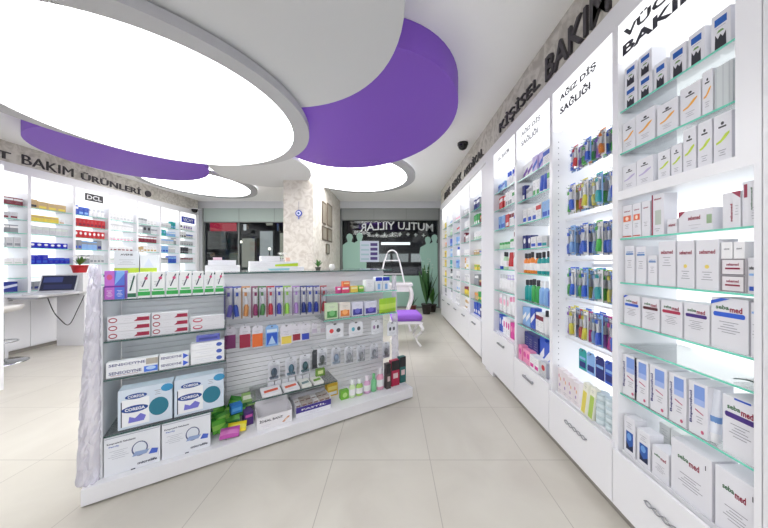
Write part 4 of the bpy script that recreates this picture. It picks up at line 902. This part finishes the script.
# low glass shelf goods
def tcard(w, h): return carton(w, h, .10, (232, 232, 236), [('r', .2, .8, .3, .55, (226, 90, 50))])
for k, (a, b_, base, acc) in enumerate(((262, 282, (234, 234, 238), (224, 90, 50)), (284, 300, (234, 234, 238), (224, 100, 60)), (302, 312, (230, 232, 226), (120, 150, 150)), (314, 324, (236, 236, 232), (120, 170, 60)))):
    o = isl(lambda w, h: carton(w, .02, .14, base), a, b_, .11, .310, .02, 'flat white box with %s print, %s on the low glass shelf' % (['red orange', 'orange', 'grey green', 'green'][k], ORD[k]), 'box', 'flat boxes on the low glass shelf')
    # printed top face
    w = it(b_, .11) - it(a, .11); m_ = MB().slab([(-w * .36, .03), (w * .36, .045), (w * .36, .085), (-w * .36, .07)], .0207, .0214, C(acc)); pr = m_.build('printed_panel', o); child(o, pr)
for k in range(7):
    a = 268 + 7 * k; isl(lambda w, h: carton(w, h, .06, (226, 228, 232), [('l', .5, .6, .6, 2, .2, GR)]), a, a + 6.2, .26, .310, .045, 'small pale box, %s at the back of the low glass shelf' % ORD[k], 'box', 'small pale boxes at the back of the low shelf')
isl(lambda w, h: carton(w, h, .03, (110, 150, 60), [('r', .2, .8, .3, .8, (210, 220, 160))]), 316, 325, .22, .332, .06, 'green box standing at right on the low glass shelf', 'box')
# pile of candy packs on the plinth
rp = random.Random(5); gcol = [((60, 150, 50), (110, 190, 60)), ((96, 186, 60), (150, 216, 90)), ((50, 130, 60), (100, 180, 70))]
spots = [(213, .20, .106, 0), (220, .16, .106, 1), (228, .14, .106, 2), (216, .26, .125, 0), (224, .22, .13, 1), (233, .20, .12, 2), (220, .28, .17, 0), (229, .27, .165, 1), (238, .24, .15, 2), (212, .30, .16, 1), (234, .30, .19, 0), (243, .30, .15, 1)]
for k, (px, d, z, cc_) in enumerate(spots):
    t = it(px, d); o = pouch(.10, .085, *gcol[cc_]); o.location = iw(t, d, z + .012); o.rotation_euler = (R(rp.uniform(-70, -20)), R(rp.uniform(-20, 20)), IR + R(rp.uniform(-40, 40)))
    tag(o, 'crumpled green sachet, %s in the %s layer of the pile on plinth' % (['leftmost', 'second', 'third', 'fourth', 'fifth'][k if k < 3 else (k - 3 if k < 6 else k - 6) % 5] if k < 11 else 'rearmost', ['lowest front', 'middle', 'top rear'][min(k // 3, 2)]), 'sachet', 'green sachets piled on the plinth')
for px, d, z, c1_, c2_, nm in ((236.5, .10, .106, (236, 216, 40), (240, 230, 90), 'bright yellow'), (229, .055, .106, (190, 80, 170), (210, 120, 190), 'pink purple')):
    o = pouch(.12, .075, c1_, c2_); o.location = iw(it(px, d), d, z + .012); o.rotation_euler = (R(-55), 0, IR - R(10)); tag(o, '%s sachet at the front of the green pile' % nm, 'sachet')
o = carton(.075, .06, .06, (40, 130, 210), [('r', .1, .9, .3, .7, (90, 170, 230))]); o.location = iw(it(237, .18), .20, .205); o.rotation_euler = (0, 0, IR + R(10)); tag(o, 'small bright blue box on top of the green sachet pile', 'box')
o = carton(.10, .10, .05, (150, 190, 110), [('r', .1, .9, .5, .8, (230, 236, 214)), ('r', .1, .9, .1, .3, (60, 120, 60))]); o.location = iw(it(249, .28), .28, .20); o.rotation_euler = (R(-20), 0, IR); tag(o, 'pale green carton leaning behind the sachet pile', 'box')
o = carton(.06, .10, .09, (80, 50, 120), [('r', .1, .9, .6, .8, (210, 90, 170))]); o.location = iw(it(249, .17), .17, .106); o.rotation_euler = (0, 0, IR + R(8)); tag(o, 'dark violet carton left of the open display tray', 'box')
# open counter trays
def tray(a, b_, d, h, dep, outc, inc, label, txt=None, goods_=None, band=None, lid=False):
    x0, x1 = it(a, d), it(b_, d); w = x1 - x0; t = empty('display_tray', iw((x0 + x1) / 2, d, .106), IR); tag(t, label, 'display tray')
    m = MB(); q = .003
    m.box(-w / 2, w / 2, 0, q, 0, h * .8, C(outc)); m.box(-w / 2, w / 2, dep - q, dep, 0, h, C(outc)); m.box(-w / 2, -w / 2 + q, q, dep - q, 0, h, C(outc)); m.box(w / 2 - q, w / 2, q, dep - q, 0, h, C(outc)); m.box(-w / 2 + q, w / 2 - q, q, dep - q, 0, .004, C(inc))
    if band: m.gfx(w, h * .8, [('r', 0, 1, .42, 1, band), ('t', txt, .5, .7, .7, .2, W), ('l', .5, .25, .6, 2, .1, GR)])
    else: m.gfx(w, h * .8, [('t', txt, .40, .68, .66, .24, (50, 46, 60)), ('p', [(.70, .2), (.76, .14), (.94, .52), (.88, .58)], (214, 160, 130)), ('p', [(.78, .29), (.81, .25), (.87, .41), (.84, .45)], (240, 220, 200)), ('l', .25, .3, .3, 2, .12, (170, 160, 190))])
    m.build('tray_body', t)
    if lid: MB().prism([(-w / 2, 0), (w / 2, 0), (w / 2 - .01, .05), (w * .15, .055), (0, .04), (-w * .15, .055), (-w / 2 + .01, .05)], 0, .003, C(outc)).gfx(w, .05, [('o', .5, .45, .2, .14, (226, 226, 230))]).build('header_card', t)
    for ch in t.children:
        if ch.name.startswith('header_card'): ch.location = (0, dep - .004, h); ch.rotation_euler = (R(-25), 0, 0)
    return x0, x1, w
tray(257, 292, .05, .115, .16, (240, 238, 242), (196, 194, 200), 'open white display tray with plaster picture on the plinth', 'İDEAL BANT', lid=True)
x0, x1, w = tray(296, 331, .07, .10, .18, (236, 236, 242), (120, 110, 160), 'open white and violet display tray right of the plaster tray', 'PASTİL', band=(64, 50, 140))
for k in range(12):
    u, v = k % 6, k // 6; o = carton(w / 6 - .006, .085, .05, (196, 186, 180) if (k * 5) % 3 else (232, 230, 232), [('r', .1, .9, .7, .9, (150, 120, 110))]); o.location = iw(x0 + w * (u + .5) / 6, .09 + .075 * v, .112); o.rotation_euler = (R(-4), 0, IR)
    tag(o, 'small packet standing in the violet tray, %s row, %s' % (['front', 'back'][v], ORD[u]), 'packet', 'packets in the violet tray')
isl(lambda w, h: carton(w, h, .06, (232, 190, 60), [('r', .1, .9, .1, .35, W), ('r', .1, .9, .5, .8, (250, 226, 130))]), 327, 338, .26, .106, .11, 'yellow carton behind the violet tray', 'box')
isl(lambda w, h: carton(w, h, .05, (120, 190, 60), [('o', .5, .5, .3, .3, (190, 226, 140))]), 341, 349, .14, .106, .075, 'small lime green box on the plinth, right of trays', 'box')
bt = [(350, 356.5, (214, 236, 190), (236, 240, 240), .16, 'left pale green'), (357, 364, (170, 214, 110), (236, 240, 240), .15, 'right lime green'), (365, 371.5, (226, 178, 214), (240, 230, 240), .16, 'left pink'), (372, 377.5, (130, 206, 150), (110, 190, 130), .165, 'mint green'), (378, 385, (236, 170, 196), (240, 236, 240), .20, 'right pink')]
for k, (a, b_, c1_, c2_, h, nm) in enumerate(bt):
    isl(lambda w, h: bottle(w, h, c1_, c2_, (240, 240, 240) if k != 3 else None), a, b_, .12, .106, h, '%s bottle standing on the island plinth' % nm, 'bottle', 'pastel bottles on the plinth')
bx = [(386.5, 391, (70, 60, 60), .24), (391.5, 399.5, (176, 28, 70), .25), (400, 406, (30, 100, 96), .26)]
for k, (a, b_, c1_, h) in enumerate(bx):
    isl(lambda w, h: carton(w, h, .05, c1_, [('r', 0, 1, .62, 1, (34, 34, 38)), ('r', .2, .8, .3, .5, (214, 190, 190))]), a, b_, .10 + .02 * k, .106, h, '%s upright carton with black top at right end of plinth' % ['brown', 'dark red', 'dark green'][k], 'box', 'black topped cartons')

# goods on the glass top
TZ = 1.262
def top(px0, px1, d, z0, h, base, gf, label, dep=.14, cat='box'):
    a, b_ = it(px0, d), it(px1, d); w = max(.03, b_ - a); o = carton(w, h, dep, base, gf); o.location = iw((a + b_) / 2, d, z0 + .0008); o.rotation_euler = (0, 0, IR); tag(o, label, cat); return o
top(114, 139, .62, TZ, .16, (222, 226, 232), [('r', 0, 1, 0, .22, (190, 216, 60)), ('t', 'AVENE', .5, .84, .5, .08, (60, 60, 70)), ('l', .5, .6, .7, 4, .07, GR)], 'tall display carton with lime base at left of glass top', dep=.1)
top(140, 157, .62, TZ, .135, (228, 232, 236), [('r', 0, 1, 0, .25, (190, 216, 60)), ('p', [(.2, .3), (.8, .3), (.5, .8)], (214, 222, 236))], 'lower display carton with lime base beside the tall one', dep=.1)
top(205, 240, .45, TZ, .05, (236, 236, 240), [('l', .5, .6, .8, 2, .3, GR)], 'wide white carton at bottom of left stack on glass top', dep=.16)
top(208, 236, .46, TZ + .052, .042, (236, 236, 242), [('l', .5, .6, .8, 2, .3, GR)], 'white carton in middle of left stack on glass top')
top(213, 222, .47, TZ + .096, .02, (232, 200, 214), [], 'tiny pink white box on top of left stack on glass top', dep=.06)
top(250, 304, .45, TZ, .032, (236, 238, 240), [('p', [(.35, .1), (.7, .1), (.72, .7), (.3, .6)], (150, 205, 214))], 'long flat white box with turquoise print on glass top', dep=.2)
top(250, 298, .46, TZ + .034, .05, (238, 238, 242), [('p', [(.5, .1), (1, .1), (1, .7), (.5, .45)], (190, 220, 50)), ('l', .25, .7, .4, 3, .2, GR)], 'white box with lime flash stacked on the flat box', dep=.16)
top(261, 280, .47, TZ + .086, .045, (236, 236, 240), [('l', .5, .6, .8, 2, .3, GR)], 'white box on top of the lime flash box', dep=.12)
plant(iw(it(281, .55), .52, TZ + .086), .022, .02, C((230, 230, 230)), C((214, 224, 210)), 10, .05, 'small white flower arrangement on top of stacked boxes', flower=(C((244, 244, 240)), 9, .03))
plant(iw(it(318, .42), .42, TZ), .028, .03, C((60, 60, 50)), LEAF, 34, .08, 'small bushy green plant standing on the glass top')
b = MB().lathe([(.012, 0), (.026, .012), (.03, .03), (.022, .05), (.012, .056)], C((236, 234, 230)), 16); o = b.build('round_ornament'); o.location = iw(it(332, .42), .42, TZ + .0008); tag(o, 'small round white ornament beside the plant on glass top', 'ornament')
o = carton(.04, .12, .03, (226, 190, 170), [('r', .2, .8, .3, .7, (200, 100, 80))]); o.location = iw(it(291, .5), .64, TZ + .0008); o.rotation_euler = (0, 0, IR); tag(o, 'upright peach coloured box behind the stacked boxes on glass top', 'box')

# ------------------------------------------------------------------ stool, console, easel, plants at the back right
WP = mat('white_gloss_paint', (238, 236, 238), .25); VEL = mat('purple_velvet', (150, 96, 206), .8, bump=(90, .2))
def cab_leg(sx, sy, h, r0, name, root, x, y):
    pts = []; rs = []
    for i in range(12):
        t = i / 11; off = .05 * math.sin(t * 2.2 * math.pi) * (1 - t * .2) ; pts.append((x + sx * off, y + sy * off, h * (1 - t))); rs.append(r0 * (1 - .55 * t) + (.006 if t > .9 else 0))
    return MB().tube(pts, rs, WP, 8).build(name, root)
cs = empty('upholstered_bench', (.22, 4.45, 0), R(4)); tag(cs, 'white baroque bench with purple seat right of the island', 'bench')
for sx in (-1, 1):
    for sy in (-1, 1): cab_leg(sx, sy, .36, .028, 'leg', cs, sx * .20, sy * .19)
MB().box(-.25, .25, -.23, .23, .355, .40, WP).build('seat_frame', cs, bevel=.01)
MB().box(-.25, .25, -.24, .24, .40, .51, VEL).build('cushion', cs, bevel=.045)
co = empty('console_table', (-.02, 5.35, 0)); tag(co, 'white curvy console table behind the island, holding an arched stand', 'table')
MB().box(-.42, .42, -.2, .2, .87, .92, WP).build('table_top', co, bevel=.01)
for sx in (-1, 1):
    for sy in (-1, 1): cab_leg(sx, sy, .87, .035, 'leg', co, sx * .36, sy * .15)
MB().box(-.38, .38, -.17, .17, .76, .87, WP).build('apron', co)
es = empty('arched_stand', (0.0, 5.30, .9205)); tag(es, 'tall white arched metal stand on the console table', 'stand')
for yy, nm in ((-.1, 'front_arch'), (.1, 'rear_arch')):
    pts = [(-.24, yy, 0), (-.20, yy * .85, .2), (-.15, yy * .6, .42)] + [(.11 * math.cos(math.pi - a * math.pi / 8), yy * .35, .52 + .12 * math.sin(a * math.pi / 8)) for a in range(9)] + [(.15, yy * .6, .42), (.20, yy * .85, .2), (.24, yy, 0)]
    MB().tube(pts, .013, WP, 7).build(nm, es)
MB().box(-.21, .21, -.08, .08, .17, .18, WP).build('rung', es); MB().tube([(-.14, 0, .44), (.14, 0, .44)], .01, WP).build('crossbar', es)
plant((.88, 6.9, 0), .13, .26, C((40, 34, 34)), LEAFD, 20, 1.05, 'tall leafy plant in dark pot by the far window', spread=.45, flower=(C((236, 232, 228)), 14, .16))
plant((1.08, 7.2, 0), .11, .2, C((60, 50, 46)), LEAF, 14, .5, 'smaller plant in brown pot in the corner by far window', spread=.6)
plant((.55, 7.15, 0), .10, .18, C((120, 60, 50)), LEAFD, 12, .35, 'low plant in reddish pot left of the tall leafy plant', spread=.7)

# ------------------------------------------------------------------ column decorations
pf = [(5.70, 6.03, 2.15, 2.62), (6.14, 6.60, 2.16, 2.68), (5.70, 6.08, 1.80, 2.10), (6.16, 6.60, 1.80, 2.11), (6.02, 6.34, 1.51, 1.74)]
pd = ['upper left', 'upper right', 'lower left', 'lower right', 'lowest, single']
for (a, b_, z0, z1), nm in zip(pf, pd):
    t = empty('picture_frame', (-1.48, (a + b_) / 2, z0), R(90)); w = b_ - a; h = z1 - z0; tag(t, 'framed certificate on side of papered column, %s' % nm, 'picture', 'framed pictures on the column')
    f = MB(); e = .025
    for q in ((-w / 2, w / 2, 0, e), (-w / 2, w / 2, h - e, h), (-w / 2, -w / 2 + e, e, h - e), (w / 2 - e, w / 2, e, h - e)): f.box(q[0], q[1], -.02, -.001, q[2], q[3], C((96, 84, 70)))
    f.build('frame', t); MB().box(-w / 2 + e, w / 2 - e, -.012, -.002, e, h - e, C((150, 142, 128))).gfx(w * .6, h * .6, [('r', 0, 1, 0, 1, (190, 184, 170))], z0=h * .2).build('picture', t)
ch = empty('evil_eye_charm', (-1.745, 5.045, 2.22)); ch.scale = (.72, .72, .72); tag(ch, 'blue glass bead charm hanging on the front of column', 'ornament')
MB().tube([(0, .012, .12), (0, .012, .34)], .004, C((90, 90, 120))).build('cord', ch)
b = MB()
for r_, yy, cc_ in ((.085, 0, (40, 60, 170)), (.055, -.008, (232, 236, 244)), (.035, -.012, (90, 130, 210)), (.018, -.016, (24, 24, 40))):
    b.prism([(r_ * math.cos(a * math.pi / 12), .03 + r_ * math.sin(a * math.pi / 12)) for a in range(24)], yy, .02, C(cc_))
b.build('bead', ch); MB().tube([(0, .012, -.12), (0, .012, -.05)], .012, C((60, 80, 180))).build('tassel', ch)

def dome(loc, label, up=True):
    t = empty('security_camera', loc); tag(t, label, 'security camera')
    MB().lathe([(.075, .0), (.075, .03)], DARK, 20).build('base', t)
    MB().lathe([(.015, -.07), (.045, -.055), (.063, -.03), (.068, 0)], mat('smoked_dome', (20, 20, 24), .08), 20).build('dome', t)
dome((1.02, 3.89, H - .031), 'black dome security camera on the ceiling near right frieze')
dome((-5.33, 7.25, H - .031), 'black dome security camera above far end of left cabinets')
bpy.data.objects['security_camera.001'].location = (-5.37, 7.35, 2.73)
MB().box(-.09, .09, -.09, .09, .03, .045, WHITE).build('bracket', bpy.data.objects['security_camera.001'])

# ------------------------------------------------------------------ shop windows
FROST = glassmat('frosted_green_film', (.75, .92, .85), .1, .3, white=.0)
FILM = mat('pale_green_film', (150, 186, 172), .6)
def window(n, x0, x1, z0, z1, mull):
    t = MB(); y0, y1 = YB + .04, YB + .10; e = .05
    for q in ((x0, x1, z0, z0 + e), (x0, x1, z1 - e, z1), (x0, x0 + e, z0 + e, z1 - e), (x1 - e, x1, z0 + e, z1 - e)): t.box(q[0], q[1], y0, y1, q[2], q[3], FRAME)
    for m_ in mull: t.box(m_ - .02, m_ + .02, y0, y1, z0 + e, z1 - e, FRAME)
    o = struct(t.build('window_%d' % n)); g = MB().box(x0 + e, x1 - e, YB + .065, YB + .075, z0 + e, z1 - e, GLASS).build('glass', o); return o
w1 = window(1, -5.43, -2.3, .5, 2.86, [-4.4])
w2 = window(2, -1.48, 1.37, 0.0, 2.86, [])
# rolled shutters / blinds in the upper part
SHUT = mat('grey_green_blind', (176, 190, 184), .6); SHUT2 = mat('grey_blind', (150, 154, 152), .6)
for nm, x0, x1, zb, mm, lb in (('roller_blind', -5.38, -2.35, 2.46, SHUT, 'pale green grey blind across top of the far left window'), ('roller_blind', -1.44, 1.33, 2.52, SHUT2, 'grey blind across top of the far right window')):
    t = MB().box(x0, x1, YB + .012, YB + .02, zb, 2.855, mm)
    for i in range(2): t.box(x0 + (x1 - x0) * (i + 1) / 3 - .004, x0 + (x1 - x0) * (i + 1) / 3 + .004, YB + .008, YB + .012, zb, 2.855, FRAME)
    o = t.build(nm); r_ = MB().tube([(x0, YB + .016, zb), (x1, YB + .016, zb)], .016, FRAME, 8).build('bottom_rail', o); tag(o, lb, 'blind', 'blinds of the shop windows')
def Pw(px, py): return ((px - CX) / F * (YB + .06), EYE - (py - CY) / F * (YB + .06))
# green film figures and band on the right window
def person(cx, s, lean, name_label, facing):
    px = [(-.17, -.0), (-.19, .25), (-.20, .55), (-.26, .80), (-.23, 1.02), (-.10, 1.10), (-.055, 1.14), (-.07, 1.20), (-.095, 1.28), (-.07, 1.37), (0, 1.41), (.07, 1.37), (.095, 1.28), (.07, 1.20), (.055, 1.14), (.12, 1.10), (.24, 1.0), (.27, .78), (.20, .60), (.20, .3), (.18, 0)]
    return [(cx + facing * x * s + lean * z * .05, .93 + z * s * .86) for x, z in px]
for cx, s, fc in ((-1.22, 1.0, 1), (-.93, 1.02, -1), (1.03, .93, 1), (1.22, .98, -1)):
    pp = person(cx, s, 0, '', fc); pp = [(min(max(x, -1.42), 1.31), z) for x, z in pp]
    if fc > 0: b = MB().prism(pp, YB + .058, YB + .0645, FILM)
    else: b = MB().prism(pp[::-1], YB + .0565, YB + .0575, FILM)
    b.build('film_figure', w2)
MB().box(-1.43, 1.32, YB + .058, YB + .0645, .05, .93, FILM).build('film_band', w2)
MB().text('MUTLU YILLAR', .13, EYE + (CY - 225.5) / F * YB, 2.1, .22, C((214, 220, 218)), y=YB + .06, mirror=True, arc=.06, off=.01).build('window_lettering', w2)
for k in range(8):
    x, z = Pw(369 + 7.8 * k, 234 + .3 * (k - 3) ** 2 * .3); b = MB(); b.box(x - .05, x + .05, YB + .058, YB + .064, z - .012, z + .012, C((190, 200, 196))); b.box(x - .012, x + .012, YB + .058, YB + .0638, z - .05, z + .05, C((190, 200, 196))); b.build('window_star', w2)
x0_, z1_ = Pw(360, 241); x1_, z0_ = Pw(379, 262)
b = MB().box(x0_, x1_, YB + .05, YB + .062, z0_, z1_, C((196, 204, 220))); w_ = x1_ - x0_; h_ = z1_ - z0_
for r_ in range(4):
    zz = z0_ + h_ * (.1 + .22 * r_); b.box(x0_ + w_ * .55, x0_ + w_ * .92, YB + .046, YB + .05, zz, zz + h_ * .14, C((70, 50, 120))); b.box(x0_ + w_ * .06, x0_ + w_ * .48, YB + .046, YB + .05, zz, zz + h_ * .08, C((160, 190, 200)))
o = b.build('window_poster'); tag(o, 'pale poster with violet blocks fixed inside far right window', 'poster')

# ------------------------------------------------------------------ street outside
ASP = mat('asphalt', (40, 40, 44), .6, bump=(30, .3))
slabbox('ground', -22, 16, YB + .2, 26, -.15, -.02, m=ASP)
bd = empty('street_building', (0, 15, 0)); tag(bd, 'dark building with lit shop fronts across the night street', 'building')
MB().box(-20, 14, .0, 1.0, -.02, 7, mat('dark_facade', (46, 44, 46), .8)).build('facade', bd)
glow = {}
def em(rgb, s): return emitter('glow_%d_%d_%d_%d' % (*rgb, int(s * 100)), lin(rgb), s)
ex = [(-10.2, -9.2, 2.0, 3.0, (150, 150, 150), .12), (-8.3, -7.6, 1.0, 2.6, (200, 200, 190), .2), (-7.3, -6.6, 1.2, 3.0, (190, 196, 200), .28), (-6.2, -5.6, 1.1, 2.9, (200, 200, 186), .22), (-9.0, -8.5, .6, 1.8, (120, 130, 120), .15), (-5.2, -4.9, 1.4, 2.4, (120, 120, 130), .2), (-1.0, -.1, 1.3, 1.75, (190, 196, 200), .3), (.05, .9, 1.3, 1.75, (190, 196, 200), .22), (1.05, 2.0, 1.3, 1.75, (190, 196, 200), .3), (-1.0, 2.0, .6, 1.0, (130, 130, 140), .12), (-.6, 1.0, 2.25, 2.38, (240, 244, 250), .9), (2.2, 2.8, .6, 1.6, (110, 100, 120), .15)]
for x0_, x1_, z0_, z1_, cc_, s in ex:
    f = MB().box(x0_ - .06, x1_ + .06, -.05, -.001, z0_ - .06, z1_ + .06, C((70, 70, 72))).build('shop_window', bd); MB().box(x0_, x1_, -.07, -.052, z0_, z1_, em(cc_, s)).build('lit_pane', f)
rq = random.Random(9)
for k in range(46):
    x = rq.uniform(-10.4, -4.6); z = rq.uniform(.5, 3.4); w_ = rq.uniform(.08, .35); h_ = rq.uniform(.06, .4)
    if any(a - .1 < x + w_ and x < b_ + .1 and c0 - .1 < z + h_ and z < d0 + .1 for a, b_, c0, d0 in [e[:4] for e in ex] + [(-10.0, -8.6, 3.0, 3.5)]): continue
    MB().box(x, x + w_, -.03, -.001, z, z + h_, em(rq.choice([(200, 200, 190), (90, 110, 150), (180, 150, 120), (120, 60, 60), (220, 224, 230)]), rq.choice([.05, .1, .2, .35]))).build('lit_pane', bd)
sg = MB().box(-10.0, -8.6, -.16, -.06, 3.0, 3.5, em((190, 30, 60), .3)).build('red_sign', bd)
for x, y, z in ((-7.0, 12.5, 2.2), (-5.9, 13.0, 1.9), (-8.6, 12.0, 2.0), (-4.3, 12.0, 3.4)):
    t = empty('street_lamp', (x, y, -.02)); tag(t, 'small bright street lamp outside window, %s' % {-7.0: 'second from left', -5.9: 'third from left', -8.6: 'leftmost', -4.3: 'rightmost and highest'}[x], 'street lamp', 'street lamps outside')
    MB().tube([(0, 0, 0), (0, 0, z)], .03, DARK, 8).build('pole', t)
    MB().lathe([(.02, z), (.05, z + .02), (.06, z + .06), (.04, z + .1), (.01, z + .11)], em((255, 250, 235), 2), 14).build('globe', t)
def parked(x, y, col, label):
    t = empty('parked_car', (x, y, -.02)); tag(t, label, 'car', 'parked cars outside')
    MB().prism([(-2, .25), (2, .25), (2.05, .6), (1.9, .8), (1.1, .9), (.6, 1.35), (-.9, 1.38), (-1.5, .95), (-2.0, .88)], -.8, .8, C(col)).build('body', t, bevel=.05)
    MB().prism([(-.85, .92), (1.0, .92), (.55, 1.28), (-.8, 1.31)], -.81, -.803, C((20, 22, 26))).build('side_window', t)
    for wx in (-1.25, 1.25):
        for wy in (-.72, .72):
            w_ = MB().lathe([(.3, -.1), (.32, -.08), (.32, .08), (.3, .1)], C((24, 24, 26)), 18).build('wheel', t); w_.location = (wx, wy, .32); w_.rotation_euler = (R(90), 0, 0)
parked(-7.6, 10.6, (120, 124, 130), 'grey parked car outside the far left window')
